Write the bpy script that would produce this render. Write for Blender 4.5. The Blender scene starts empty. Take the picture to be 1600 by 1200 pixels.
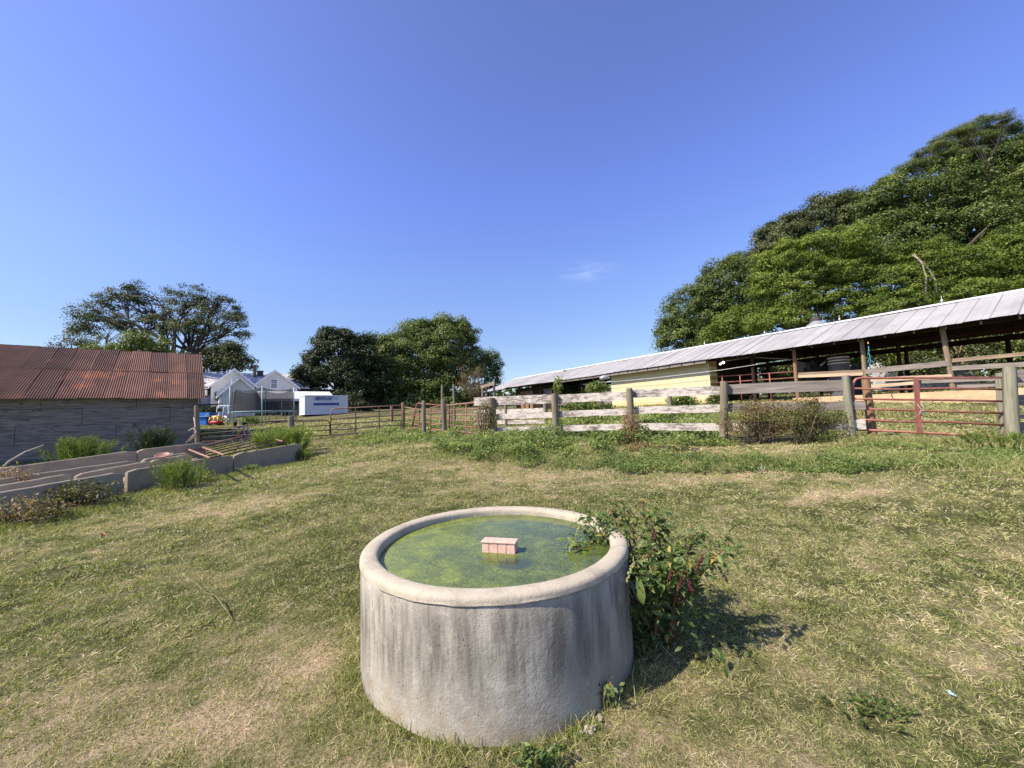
import bpy, math, random
import numpy as np
from mathutils import Matrix, Vector
random.seed(7); rng = np.random.default_rng(11)
scene = bpy.context.scene
col = scene.collection

# ------------------------------------------------------------------ camera
F_PX, PITCH, ROLL, EYE = 601.0, math.radians(4.3), math.radians(2.0), 1.5
Fv = np.array([0, math.cos(PITCH), math.sin(PITCH)])
r0 = np.array([1., 0, 0]); u0 = np.array([0, -math.sin(PITCH), math.cos(PITCH)])
Uv = u0*math.cos(ROLL) + r0*math.sin(ROLL)
Rv = r0*math.cos(ROLL) - u0*math.sin(ROLL)
cd = bpy.data.cameras.new('camera'); cam = bpy.data.objects.new('camera', cd); col.objects.link(cam)
cd.sensor_width = 36; cd.lens = F_PX/1600*36; cd.clip_start = 0.05; cd.clip_end = 2000
cam.matrix_world = Matrix(((Rv[0], Uv[0], -Fv[0], 0), (Rv[1], Uv[1], -Fv[1], 0), (Rv[2], Uv[2], -Fv[2], EYE), (0, 0, 0, 1)))
scene.camera = cam
EYEP = np.array([0, 0, EYE])
# ------------------------------------------------------------------ light
SUN_EL = math.radians(47); SUN_AZ = np.array([-0.90, -0.43]); SUN_AZ /= np.linalg.norm(SUN_AZ)
S = Vector((SUN_AZ[0]*math.cos(SUN_EL), SUN_AZ[1]*math.cos(SUN_EL), math.sin(SUN_EL)))
sl = bpy.data.lights.new('sun', 'SUN'); sl.energy = 5.0; sl.angle = math.radians(0.5); sl.color = (1, .87, .69)
so = bpy.data.objects.new('sun', sl); col.objects.link(so); so.rotation_euler = S.to_track_quat('Z', 'Y').to_euler()
scene.view_settings.view_transform = 'Standard'; scene.view_settings.look = 'None'
scene.view_settings.exposure = 0.64; scene.view_settings.gamma = 1
scene.render.film_transparent = False
scene.cycles.max_bounces = 6; scene.cycles.transparent_max_bounces = 12
w = bpy.data.worlds.new('World'); scene.world = w; w.use_nodes = True
nt = w.node_tree; nt.nodes.clear()
sky = nt.nodes.new('ShaderNodeTexSky'); sky.sky_type = 'NISHITA'; sky.sun_disc = False
sky.sun_elevation = SUN_EL; sky.sun_rotation = math.atan2(SUN_AZ[0], SUN_AZ[1])
sky.air_density = 1.0; sky.dust_density = 0.8; sky.ozone_density = 2.0; sky.altitude = 200
tc = nt.nodes.new('ShaderNodeTexCoord'); sx = nt.nodes.new('ShaderNodeSeparateXYZ'); nt.links.new(tc.outputs['Generated'], sx.inputs[0])
cr = nt.nodes.new('ShaderNodeValToRGB'); nt.links.new(sx.outputs['Z'], cr.inputs[0])
def stops(cr, L):
    e = cr.color_ramp.elements
    while len(e) > 1: e.remove(e[-1])
    e[0].position = L[0][0]; e[0].color = (*L[0][1], 1)
    for p, c_ in L[1:]:
        k = e.new(p); k.color = (*c_, 1)
SKYSTOPS = [(0.0, (0.92, 0.94, 1.06)), (0.17, (0.90, 0.92, 1.08)), (0.33, (1.04, 1.06, 1.42)), (0.5, (1.07, 1.07, 1.70)), (0.75, (1.06, 1.02, 1.48)), (1.0, (0.55, 0.55, 0.75))]
stops(cr, SKYSTOPS)
mu = nt.nodes.new('ShaderNodeMix'); mu.data_type = 'RGBA'; mu.blend_type = 'MULTIPLY'; mu.inputs[0].default_value = 1
nt.links.new(sky.outputs[0], mu.inputs[6]); nt.links.new(cr.outputs[0], mu.inputs[7])
# a wisp of cloud high in the distance
cdv = nt.nodes.new('ShaderNodeVectorMath'); cdv.operation = 'SUBTRACT'; nt.links.new(tc.outputs['Generated'], cdv.inputs[0])
def ray(x, y): return Fv*F_PX + Rv*(x-800) - Uv*(y-600)
cdir = ray(917, 424); cdir /= np.linalg.norm(cdir); cdv.inputs[1].default_value = tuple(cdir)
cm = nt.nodes.new('ShaderNodeMapping'); cm.vector_type = 'POINT'; cm.inputs['Rotation'].default_value = (0, math.radians(17), 0); cm.inputs['Scale'].default_value = (11, 11, 34)
nt.links.new(cdv.outputs[0], cm.inputs[0])
cl = nt.nodes.new('ShaderNodeVectorMath'); cl.operation = 'LENGTH'; nt.links.new(cm.outputs[0], cl.inputs[0])
cmap = nt.nodes.new('ShaderNodeMapRange'); cmap.inputs[1].default_value = 1.0; cmap.inputs[2].default_value = 0.0; cmap.inputs[3].default_value = 0; cmap.inputs[4].default_value = 1
nt.links.new(cl.outputs['Value'], cmap.inputs[0])
cmm = nt.nodes.new('ShaderNodeMapping'); cmm.inputs['Rotation'].default_value = (0, math.radians(25), 0); cmm.inputs['Scale'].default_value = (18, 18, 90); nt.links.new(cdv.outputs[0], cmm.inputs[0])
cn = nt.nodes.new('ShaderNodeTexNoise'); cn.inputs['Scale'].default_value = 1.0; cn.inputs['Detail'].default_value = 5; nt.links.new(cmm.outputs[0], cn.inputs['Vector'])
cnr = nt.nodes.new('ShaderNodeMapRange'); cnr.inputs[1].default_value = 0.4; cnr.inputs[2].default_value = 0.75; nt.links.new(cn.outputs[0], cnr.inputs[0])
cmu = nt.nodes.new('ShaderNodeMath'); cmu.operation = 'MULTIPLY'; nt.links.new(cmap.outputs[0], cmu.inputs[0]); nt.links.new(cnr.outputs[0], cmu.inputs[1])
cm2 = nt.nodes.new('ShaderNodeMath'); cm2.operation = 'MULTIPLY'; cm2.inputs[1].default_value = 0.22; nt.links.new(cmu.outputs[0], cm2.inputs[0])
cx = nt.nodes.new('ShaderNodeMix'); cx.data_type = 'RGBA'; nt.links.new(cm2.outputs[0], cx.inputs[0]); nt.links.new(mu.outputs[2], cx.inputs[6]); cx.inputs[7].default_value = (7, 7.5, 8.5, 1)
bg = nt.nodes.new('ShaderNodeBackground'); bg.inputs[1].default_value = 0.106; wo = nt.nodes.new('ShaderNodeOutputWorld')
nt.links.new(cx.outputs[2], bg.inputs[0]); nt.links.new(bg.outputs[0], wo.inputs[0])

# ------------------------------------------------------------------ measuring helpers (photo 1600x1200 -> place)
def at(x, y, Y):
    d = ray(x, y); return EYEP + d*(Y/d[1])
def ppt(P0, d, x, y):
    n = np.array([d[1], -d[0], 0]); r = ray(x, y); return EYEP + r*((n @ (np.array(P0)-EYEP))/(n @ r))
def pz(x, y, z):
    d = ray(x, y); return EYEP + d*((z-EYE)/d[2])
def off(P, v, a, z=0): return np.array([P[0]+v[0]*a, P[1]+v[1]*a, P[2]+z])
E1 = np.array([.75, .661]); E2 = np.array([-.661, .75])            # the yard's grid directions
BD = np.array([-.53, .848]); BN = np.array([.848, .53])            # long barn: along, into

# ------------------------------------------------------------------ terrain
CT = [(-.15, 2.75, 0), (1.2, 2.3, 0), (-1.5, 2.3, 0), (0, .5, 0), (3, .5, 0), (-3, .5, 0), (-6, 3, .08), (5, 3, .05), (0, -8, -.1), (8, -4, 0), (-10, -4, 0), (-4, 5, .12), (0, 5, .16)]
for (x, y, Y) in [(205, 772, 7.4), (369, 738, 9.4), (472, 721, 11.6), (1580, 692, 7.1), (1330, 688, 7.7), (1125, 690, 8.7), (985, 685, 9.5), (868, 684, 10.3), (770, 684, 11),
                  (694, 685, 13.8), (663, 680, 15.6), (630, 672, 18), (516, 683, 16.5), (1430, 640, 13), (1494, 628, 14.5), (1110, 632, 21.4), (853, 664, 16), (1047, 657, 13.5),
                  (480, 651, 42), (543, 645, 45), (440, 660, 30), (345, 650, 45), (325, 664, 28), (1100, 742, 6.4), (1500, 760, 4.6), (600, 705, 10)]:
    CT.append(tuple(at(x, y, Y)))
CT += [(-13.5, 16.5, .6), (-18, 13.4, .35), (-12, 9, .25), (-30, 10, .3), (2, 33, 1.6), (-6, 42, 1.7), (25, 20, 1.8), (30, 8, 1.4), (40, 30, 2.4), (15, 34, 2.0), (0, 60, 2.6), (-60, 60, 3), (60, 60, 3), (-60, 0, 0), (60, 0, 1.5),
       (0, 140, 3), (-140, 140, 3), (140, 140, 3), (-140, -40, 0), (140, -40, 1), (0, -60, 0)]
CT = np.array(CT)
def _phi(r2): return np.where(r2 > 0, .5*r2*np.log(r2+1e-12), 0)
_n = len(CT); _A = np.zeros((_n+3, _n+3)); _d2 = ((CT[:, None, :2]-CT[None, :, :2])**2).sum(2)
_A[:_n, :_n] = _phi(_d2) + np.eye(_n)*0.25; _A[:_n, _n] = 1; _A[:_n, _n+1:] = CT[:, :2]; _A[_n, :_n] = 1; _A[_n+1:, :_n] = CT[:, :2].T
_w = np.linalg.solve(_A, np.concatenate([CT[:, 2], [0, 0, 0]]))
def hash2(i, j, s):
    v = (i.astype(np.int64)*374761393 + j.astype(np.int64)*668265263 + s*1274126177) & 0x7fffffff
    v = ((v ^ (v >> 13))*1274126177) & 0x7fffffff
    return ((v ^ (v >> 16)) & 0xffff)/65535.0
def vnoise(x, y, s=0):
    i = np.floor(x); j = np.floor(y); fx = x-i; fy = y-j; fx = fx*fx*(3-2*fx); fy = fy*fy*(3-2*fy)
    return (hash2(i, j, s)*(1-fx)+hash2(i+1, j, s)*fx)*(1-fy) + (hash2(i, j+1, s)*(1-fx)+hash2(i+1, j+1, s)*fx)*fy
def fbm(x, y, s=0, o=4):
    t = 0; a = .5
    for k in range(o): t = t + a*vnoise(x*2**k+k*17.3, y*2**k-k*9.1, s+k); a *= .5
    return t/(1-.5**o)
def terr(x, y):
    x = np.atleast_1d(np.asarray(x, float)).ravel(); y = np.atleast_1d(np.asarray(y, float)).ravel()
    xc = np.clip(x, -130, 130); yc = np.clip(y, -40, 135)
    out = np.empty(len(x))
    for a in range(0, len(x), 20000):
        d2 = (xc[a:a+20000, None]-CT[None, :, 0])**2 + (yc[a:a+20000, None]-CT[None, :, 1])**2
        out[a:a+20000] = _phi(d2) @ _w[:_n] + _w[_n] + _w[_n+1]*xc[a:a+20000] + _w[_n+2]*yc[a:a+20000]
    far = np.clip((np.hypot(x, y)-1)/6, 0, 1)
    return out + (fbm(x*1.3, y*1.3, 3)-.5)*.05*(0.4+far) + (fbm(x*6, y*6, 9, 2)-.5)*.024
def T(x, y): return float(terr(x, y)[0])
def ground_px(x, y, Y0=1.0, Y1=60.0):
    a, b = Y0, Y1; prev = None
    for Y in np.geomspace(Y0, Y1, 120):
        P = at(x, y, Y)
        if P[2] < T(P[0], P[1]):
            return np.array([P[0], P[1], T(P[0], P[1])])
    P = at(x, y, Y1); return np.array([P[0], P[1], T(P[0], P[1])])
# dry (tan) patches of the field, 0 green .. 1 straw
PATCH = []
for (x, y, rx, ry, Y, v) in [(840, 745, 1.6, .35, 0, .5), (1150, 745, 2.0, .3, 0, .5), (1320, 775, .9, .2, 0, .4), (430, 785, .7, .5, 0, .5), (330, 800, 1.0, .4, 0, .4), (700, 730, 2, .6, 0, .25),
                          (300, 1130, .4, .3, 0, .28), (200, 1080, .4, .3, 0, .12), (450, 1050, .5, .3, 0, .3), (1250, 850, .4, .15, 0, .25), (1540, 850, .5, .3, 0, .3), (1160, 712, 2.2, .35, 0, .45), (690, 695, 1.6, .5, 0, .35),
                          (1200, 1120, .6, .3, 0, .2), (1450, 1020, .6, .3, 0, .2), (1060, 1060, .3, .2, 0, .2), (150, 900, 1.2, .5, 0, -.2), (480, 900, .8, .5, 0, -.35), (520, 840, 1.0, .5, 0, -.25), (660, 780, 1.5, .5, 0, -.2), (1300, 900, .8, .4, 0, -.1), (1550, 960, .5, .3, 0, .05)]:
    P = ground_px(x, y); PATCH.append((P[0], P[1], rx, ry, v))
def dry(x, y):
    n1 = fbm(x*.55, y*1.1, 21); n2 = fbm(x*2.3, y*3.5, 33); n3 = fbm(x*9, y*9, 41, 2)
    v = .40 + (n1-.5)*.55 + (n2-.5)*.8 + (n3-.5)*.8
    for (a, b, rx, ry, k) in PATCH: v = v + (k if k > 0 else k*.4)*np.exp(-((x-a)/rx)**2 - ((y-b)/ry)**2)
    return np.clip(v, 0, 1)

# ------------------------------------------------------------------ object helpers
WM = {}
def meta(o, label=None, cat=None, group=None, kind=None):
    if label: o['label'] = label
    if cat: o['category'] = cat
    if group: o['group'] = group
    if kind: o['kind'] = kind
    return o
def thing(name, label, cat, loc, group=None):
    o = bpy.data.objects.new(name, None); col.objects.link(o); o.empty_display_size = .2
    o.location = tuple(loc); WM[o] = Matrix.Translation(Vector(loc)); return meta(o, label, cat, group)
def add(name, V, Fc, mat, parent=None, Mx=None, smooth=False, tint=None):
    """one mesh object; V in the frame Mx (world when None)"""
    V = np.asarray(V, float).reshape(-1, 3)
    me = bpy.data.meshes.new(name)
    if isinstance(Fc, np.ndarray):
        n, k = Fc.shape
        me.vertices.add(len(V)); me.vertices.foreach_set('co', V.astype(np.float32).ravel())
        me.loops.add(n*k); me.loops.foreach_set('vertex_index', Fc.astype(np.int32).ravel())
        me.polygons.add(n); me.polygons.foreach_set('loop_start', np.arange(0, n*k, k, dtype=np.int32)); me.polygons.foreach_set('loop_total', np.full(n, k, dtype=np.int32))
        me.update(calc_edges=True)
    else:
        me.from_pydata([tuple(v) for v in V], [], [tuple(f) for f in Fc]); me.update()
    if tint is not None:
        at_ = me.attributes.new('tint', 'FLOAT', 'POINT'); at_.data.foreach_set('value', np.asarray(tint, np.float32))
    if smooth: me.polygons.foreach_set('use_smooth', [True]*len(me.polygons))
    me.materials.append(mat)
    o = bpy.data.objects.new(name, me); col.objects.link(o)
    if Mx is None:
        c = Vector(V.mean(0)) if parent is None else WM[parent].translation
        if parent is None: c = Vector((V[:, 0].mean(), V[:, 1].mean(), V[:, 2].min()))
        me.transform(Matrix.Translation(-c)); W = Matrix.Translation(c)
    else: W = Mx
    WM[o] = W
    if parent is not None:
        o.parent = parent; o.matrix_basis = WM[parent].inverted() @ W
    else: o.matrix_basis = W
    return o
class G:
    def __init__(s): s.v = []; s.f = []; s.t = []
    def poly(s, V, F, t=0):
        n = len(s.v); s.v += [tuple(float(c) for c in v) for v in V]; s.f += [tuple(i+n for i in f) for f in F]; s.t += [t]*len(V)
    def box(s, c, size, t=0, ax=None):
        hx, hy, hz = [q/2 for q in size]; c = np.array(c, float)
        ax = ax if ax is not None else np.eye(3)
        V = [c+ax[0]*a*hx+ax[1]*b*hy+ax[2]*d*hz for a in (-1, 1) for b in (-1, 1) for d in (-1, 1)]
        s.poly(V, [(0, 1, 3, 2), (4, 6, 7, 5), (0, 4, 5, 1), (2, 3, 7, 6), (0, 2, 6, 4), (1, 5, 7, 3)], t)
    def prism(s, pts, ext, t=0):
        p = [np.array(q, float) for q in pts]; n = len(p); e = np.array(ext, float)
        s.poly(p+[q+e for q in p], [tuple(range(n))[::-1], tuple(range(n, 2*n))]+[(i, (i+1) % n, (i+1) % n+n, i+n) for i in range(n)], t)
    def tube(s, pts, r, seg=8, t=0, cap=True):
        pts = [np.array(p, float) for p in pts]; n = len(pts); rr = r if hasattr(r, '__len__') else [r]*n
        V = []; up = np.array([0, 0, 1.])
        a0 = None
        for i, p in enumerate(pts):
            d = pts[min(i+1, n-1)]-pts[max(i-1, 0)]; d = d/(np.linalg.norm(d)+1e-9)
            if a0 is None:
                a = np.cross(d, up) if abs(d[2]) < .9 else np.cross(d, [1., 0, 0])
            else: a = a0-d*(a0@d)
            a = a/(np.linalg.norm(a)+1e-9); a0 = a; b = np.cross(d, a)
            for k in range(seg):
                q = 2*math.pi*k/seg; V.append(p+(a*math.cos(q)+b*math.sin(q))*rr[i])
        Fq = [(i*seg+k, i*seg+(k+1) % seg, (i+1)*seg+(k+1) % seg, (i+1)*seg+k) for i in range(n-1) for k in range(seg)]
        if cap: Fq += [tuple(range(seg))[::-1], tuple(range((n-1)*seg, n*seg))]
        s.poly(V, Fq, t)
    def out(s, name, mat, parent=None, smooth=False, tint=False, Mx=None):
        return add(name, s.v, s.f, mat, parent, Mx, smooth, s.t if tint else None)
def frame(p0, p1, up=(0, 0, 1)):
    p0 = Vector(p0); p1 = Vector(p1); x = (p1-p0); L = x.length; x.normalize(); z = Vector(up); z = (z-x*z.dot(x)).normalized(); y = z.cross(x)
    return Matrix(((x[0], y[0], z[0], p0[0]), (x[1], y[1], z[1], p0[1]), (x[2], y[2], z[2], p0[2]), (0, 0, 0, 1))), L
def board(name, p0, p1, h, th, mat, parent=None, jit=.004, up=(0, 0, 1)):
    """sawn board from p0 to p1 (its centre line); x runs along it so the grain does too"""
    Mx, L = frame(p0, p1, up); n = max(2, int(L/.18)); V = []; Fq = []
    for i in range(n+1):
        x = L*i/n; j = [random.uniform(-jit, jit) for _ in range(4)]; sag = math.sin(i/n*math.pi)*random.uniform(-.003, .003)
        V += [(x, -th/2, -h/2+j[0]+sag), (x, th/2, -h/2+j[0]+sag), (x, th/2, h/2+j[1]+sag), (x, -th/2, h/2+j[1]+sag)]
    for i in range(n):
        for k in range(4): Fq.append((i*4+k, i*4+(k+1) % 4, i*4+4+(k+1) % 4, i*4+4+k))
    Fq += [(0, 1, 2, 3)[::-1], tuple(n*4+k for k in range(4))]
    o = add(name, V, [f[::-1] for f in Fq], mat, parent, Mx); return o
def post(name, p0, p1, r, mat, parent=None, seg=14, flat=False):
    Mx, L = frame(p0, p1, (0, 1, 0)); n = max(3, int(L/.15)); V = []; Fq = []
    ph = [random.uniform(-1, 1) for _ in range(4)]
    for i in range(n+1):
        x = L*i/n
        for k in range(seg):
            q = 2*math.pi*k/seg; rr = r*(1+.05*math.sin(2*q+ph[0])+.035*math.sin(3*q+ph[1]+x*2)+random.uniform(-.02, .02))*(1.04-.08*i/n)
            if i == n: rr *= .94
            V.append((x+(random.uniform(-.004, .004) if i == n else 0), rr*math.cos(q)+.006*math.sin(x*3+ph[2]), rr*math.sin(q)+.006*math.sin(x*2.3+ph[3])))
    V.append((L+.008, 0, 0))
    for i in range(n):
        for k in range(seg): Fq.append((i*seg+k, (i+1)*seg+k, (i+1)*seg+(k+1) % seg, i*seg+(k+1) % seg))
    for k in range(seg): Fq.append((n*seg+k, len(V)-1, n*seg+(k+1) % seg))
    o = add(name, V, [f[::-1] for f in Fq], mat, parent, Mx, True)
    try: o.data.set_sharp_from_angle(angle=math.radians(50))
    except Exception: pass
    return o

# ------------------------------------------------------------------ materials
def lin(c): return tuple(((v/255+.055)/1.055)**2.4 if v/255 > .04045 else v/255/12.92 for v in c)
class Mt:
    def __init__(s, name, rough=.8, spec=.3):
        s.m = bpy.data.materials.new(name); s.m.use_nodes = True; s.nt = s.m.node_tree; s.b = s.nt.nodes['Principled BSDF']
        s.b.inputs['Roughness'].default_value = rough; s.b.inputs['Specular IOR Level'].default_value = spec; s.h = None
        s.co = s.nt.nodes.new('ShaderNodeTexCoord').outputs['Object']
    def N(s, t, **k):
        n = s.nt.nodes.new(t)
        for a, b in k.items(): setattr(n, a, b)
        return n
    def L(s, a, b): s.nt.links.new(a, b)
    def mapv(s, sc=(1, 1, 1), src=None, loc=(0, 0, 0), rot=(0, 0, 0)):
        n = s.N('ShaderNodeMapping'); n.inputs['Scale'].default_value = sc; n.inputs['Location'].default_value = loc; n.inputs['Rotation'].default_value = rot
        s.L(src or s.co, n.inputs[0]); return n.outputs[0]
    def noise(s, scale, det=4, sc=(1, 1, 1), rough=.55, dist=0, loc=(0, 0, 0), src=None):
        n = s.N('ShaderNodeTexNoise'); n.inputs['Scale'].default_value = scale; n.inputs['Detail'].default_value = det; n.inputs['Roughness'].default_value = rough; n.inputs['Distortion'].default_value = dist
        s.L(s.mapv(sc, src, loc), n.inputs['Vector']); return n.outputs[0]
    def attr(s, name='tint'):
        n = s.N('ShaderNodeAttribute', attribute_name=name); return n.outputs['Fac']
    def rnd(s): return s.N('ShaderNodeObjectInfo').outputs['Random']
    def rng(s, a, lo, hi, t0=0, t1=1):
        n = s.N('ShaderNodeMapRange'); n.inputs[1].default_value = lo; n.inputs[2].default_value = hi; n.inputs[3].default_value = t0; n.inputs[4].default_value = t1; s.L(a, n.inputs[0]); return n.outputs[0]
    def math(s, op, a, b=None):
        n = s.N('ShaderNodeMath', operation=op)
        for i, q in enumerate((a, b)):
            if q is None: continue
            if isinstance(q, (int, float)): n.inputs[i].default_value = q
            else: s.L(q, n.inputs[i])
        return n.outputs[0]
    def ramp(s, a, L_):
        n = s.N('ShaderNodeValToRGB'); stops(n, L_); s.L(a, n.inputs[0]); return n.outputs[0]
    def mix(s, fac, a, b, mode='MIX'):
        n = s.N('ShaderNodeMix', data_type='RGBA', blend_type=mode)
        for i, q in ((0, fac), (6, a), (7, b)):
            if isinstance(q, (int, float)): n.inputs[i].default_value = q
            elif isinstance(q, tuple): n.inputs[i].default_value = (*q, 1)
            else: s.L(q, n.inputs[i])
        return n.outputs[2]
    def col(s, c):
        if isinstance(c, tuple): s.b.inputs['Base Color'].default_value = (*c, 1)
        else: s.L(c, s.b.inputs['Base Color'])
        return s
    def bump(s, h, strength=.5, dist=.01):
        n = s.N('ShaderNodeBump'); n.inputs['Strength'].default_value = strength; n.inputs['Distance'].default_value = dist; s.L(h, n.inputs['Height'])
        if s.h is not None: s.L(s.h, n.inputs['Normal'])
        s.h = n.outputs[0]; s.L(s.h, s.b.inputs['Normal']); return s
    def rough(s, a): s.L(a, s.b.inputs['Roughness']); return s
def leafmat(name, L_, trans=.35, rough=.55, spec=.35):
    m = Mt(name, rough, spec); c_ = m.ramp(m.attr(), L_); m.col(c_)
    t = m.N('ShaderNodeBsdfTranslucent'); m.L(m.mix(1, c_, (1.25, 1.3, .6), 'MULTIPLY'), t.inputs[0]); mx = m.N('ShaderNodeMixShader'); mx.inputs[0].default_value = trans
    out = m.nt.nodes['Material Output']; m.L(m.b.outputs[0], mx.inputs[1]); m.L(t.outputs[0], mx.inputs[2]); m.L(mx.outputs[0], out.inputs[0]); return m.m
def simple(name, c, rough=.6, var=.15, sc=8, metal=0, spec=.3):
    m = Mt(name, rough, spec); n = m.noise(sc, 4); m.col(m.mix(m.rng(n, .3, .7), tuple(v*(1-var) for v in c), tuple(min(1, v*(1+var)) for v in c))); m.b.inputs['Metallic'].default_value = metal; return m.m

GRASS = [(0, (.045, .070, .016)), (.25, (.145, .21, .046)), (.5, (.32, .355, .115)), (.72, (.51, .45, .26)), (1, (.76, .65, .45))]
g = Mt('field_soil_and_turf', .95, .1)
d_ = g.attr(); n1 = g.noise(45, 5); n2 = g.noise(140, 3)
f_ = g.math('ADD', d_, g.rng(n1, .3, .7, -.28, .22)); f_ = g.math('ADD', f_, g.rng(n2, .3, .7, -.15, .15))
gc = g.ramp(f_, [(0, (.045, .05, .019)), (.3, (.095, .10, .04)), (.55, (.17, .155, .08)), (.8, (.27, .215, .14)), (1, (.38, .29, .20))])
g.col(gc); g.bump(n1, .7, .03); g.bump(n2, .6, .012); M_GROUND = g.m
M_GRASS = leafmat('grass_blades', GRASS, .3, .6, .25)
M_WEED = leafmat('weed_leaves', [(0, (.060, .105, .026)), (.5, (.165, .235, .062)), (.85, (.31, .37, .11)), (1, (.42, .40, .16))], .35)
M_BRIGHT = leafmat('bright_weed', [(0, (.07, .12, .025)), (.5, (.19, .27, .065)), (1, (.40, .46, .15))], .4)
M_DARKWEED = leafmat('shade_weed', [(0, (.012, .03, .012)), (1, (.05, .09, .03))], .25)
M_OAK = leafmat('oak_leaves', [(0, (.034, .060, .014)), (.5, (.105, .150, .036)), (1, (.23, .28, .075))], .3)
M_MAG = leafmat('magnolia_leaves', [(0, (.014, .025, .010)), (.5, (.038, .056, .020)), (1, (.09, .11, .045))], .15, .55, .3)
M_PECAN = leafmat('pecan_leaves', [(0, (.032, .048, .020)), (.5, (.072, .094, .036)), (1, (.16, .18, .075))], .3)
M_MIMOSA = leafmat('mimosa_leaves', [(0, (.055, .095, .014)), (.5, (.15, .21, .032)), (1, (.30, .35, .065))], .35)
M_GREY = leafmat('greyish_leaves', [(0, (.034, .054, .018)), (.5, (.10, .125, .045)), (1, (.22, .22, .10))], .25)
M_PINE = leafmat('pine_needles', [(0, (.045, .070, .018)), (.5, (.12, .155, .038)), (1, (.23, .25, .075))], .25)
M_BRAMBLE = leafmat('bramble_leaves', [(0, (.06, .075, .026)), (.35, (.17, .18, .062)), (.6, (.28, .22, .105)), (.85, (.34, .19, .12)), (1, (.55, .38, .26))], .3)
M_POKE = leafmat('pokeweed_leaves', [(0, (.035, .07, .022)), (.5, (.095, .155, .045)), (.9, (.21, .28, .085)), (1, (.42, .34, .08))], .35, .5)
M_TWIG = simple('dry_twigs', (.15, .10, .075), .8, .3, 30)
M_BARK = simple('bark', (.10, .085, .07), .9, .35, 12)
M_DARKBARK = simple('dark_bark', (.045, .038, .034), .9, .35, 12)
M_PALEBARK = simple('pale_bark', (.38, .33, .27), .9, .25, 12)
M_STEM = simple('green_stem', (.16, .15, .06), .6, .3, 20)
M_REDSTEM = simple('red_stem', (.17, .065, .045), .5, .3, 20)

def concrete(name, base, dark, streak=True, pore=True, sc=1.0):
    m = Mt(name, .9, .2)
    n = m.noise(3*sc, 6, rough=.65); fine = m.noise(90*sc, 3)
    c_ = m.mix(m.rng(n, .35, .65), tuple(v*.82 for v in base), base)
    if streak:
        st = m.noise(7, 5, (1, 1, .12), .65); hz = m.N('ShaderNodeSeparateXYZ'); m.L(m.co, hz.inputs[0])
        hm = m.rng(hz.outputs[2], .08, .30); hm2 = m.rng(hz.outputs[2], .61, .50, .45, 1)
        k = m.math('MULTIPLY', m.math('MULTIPLY', m.rng(st, .40, .57), hm), hm2)
        st2 = m.noise(26, 4, (1, 1, .16), .7); k2 = m.math('MULTIPLY', m.rng(st2, .52, .68), hm)
        c_ = m.mix(m.math('MULTIPLY', k, .78), c_, dark); c_ = m.mix(m.math('MULTIPLY', k2, .42), c_, tuple(v*.8 for v in dark)); big = m.noise(1.7, 3, (1, 1, .5), loc=(2, 4, 1)); c_ = m.mix(m.rng(big, .5, .66, 0, .45), c_, tuple(v*1.3 for v in dark)); sp_ = m.noise(11, 5, rough=.7, loc=(1, 7, 3)); c_ = m.mix(m.math('MULTIPLY', m.rng(sp_, .42, .6), m.rng(hz.outputs[2], .22, .02, 0, .6)), c_, (.30, .23, .14)); wh = m.noise(6, 5, rough=.7, loc=(9, 2, 5)); c_ = m.mix(m.rng(wh, .60, .72, 0, .5), c_, (.62, .60, .54))
    else:
        st = m.noise(4*sc, 6, rough=.7, loc=(3, 1, 2)); c_ = m.mix(m.math('MULTIPLY', m.rng(st, .5, .68), .55), c_, dark)
    c_ = m.mix(1, c_, m.ramp(fine, [(.3, (.86, .86, .86)), (.7, (1.08, 1.08, 1.08))]), 'MULTIPLY')
    if pore:
        v = m.N('ShaderNodeTexVoronoi'); v.inputs['Scale'].default_value = 42*sc; m.L(m.mapv(), v.inputs[0]); pr_ = m.rng(v.outputs['Distance'], .10, .16)
        sel = m.rng(m.noise(14*sc, 2), .52, .58); hole = m.math('MULTIPLY', m.math('SUBTRACT', 1.0, pr_), sel)
        c_ = m.mix(m.math('MULTIPLY', hole, .75), c_, tuple(v_*.5 for v_ in dark)); m.bump(m.math('SUBTRACT', 1.0, hole), .6, .006)
    m.col(c_); m.bump(n, .35, .02); m.bump(m.noise(22*sc, 5, rough=.7), .5, .008); m.bump(fine, .4, .004); return m.m
M_TANK = concrete('weathered_tank_concrete', (.46, .435, .37), (.11, .105, .09))
M_RIM = concrete('rim_concrete', (.50, .455, .36), (.26, .24, .19), False, True, 1.6)
M_BUNK = concrete('trough_concrete', (.40, .345, .26), (.19, .165, .13), False, False, .8)

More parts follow.
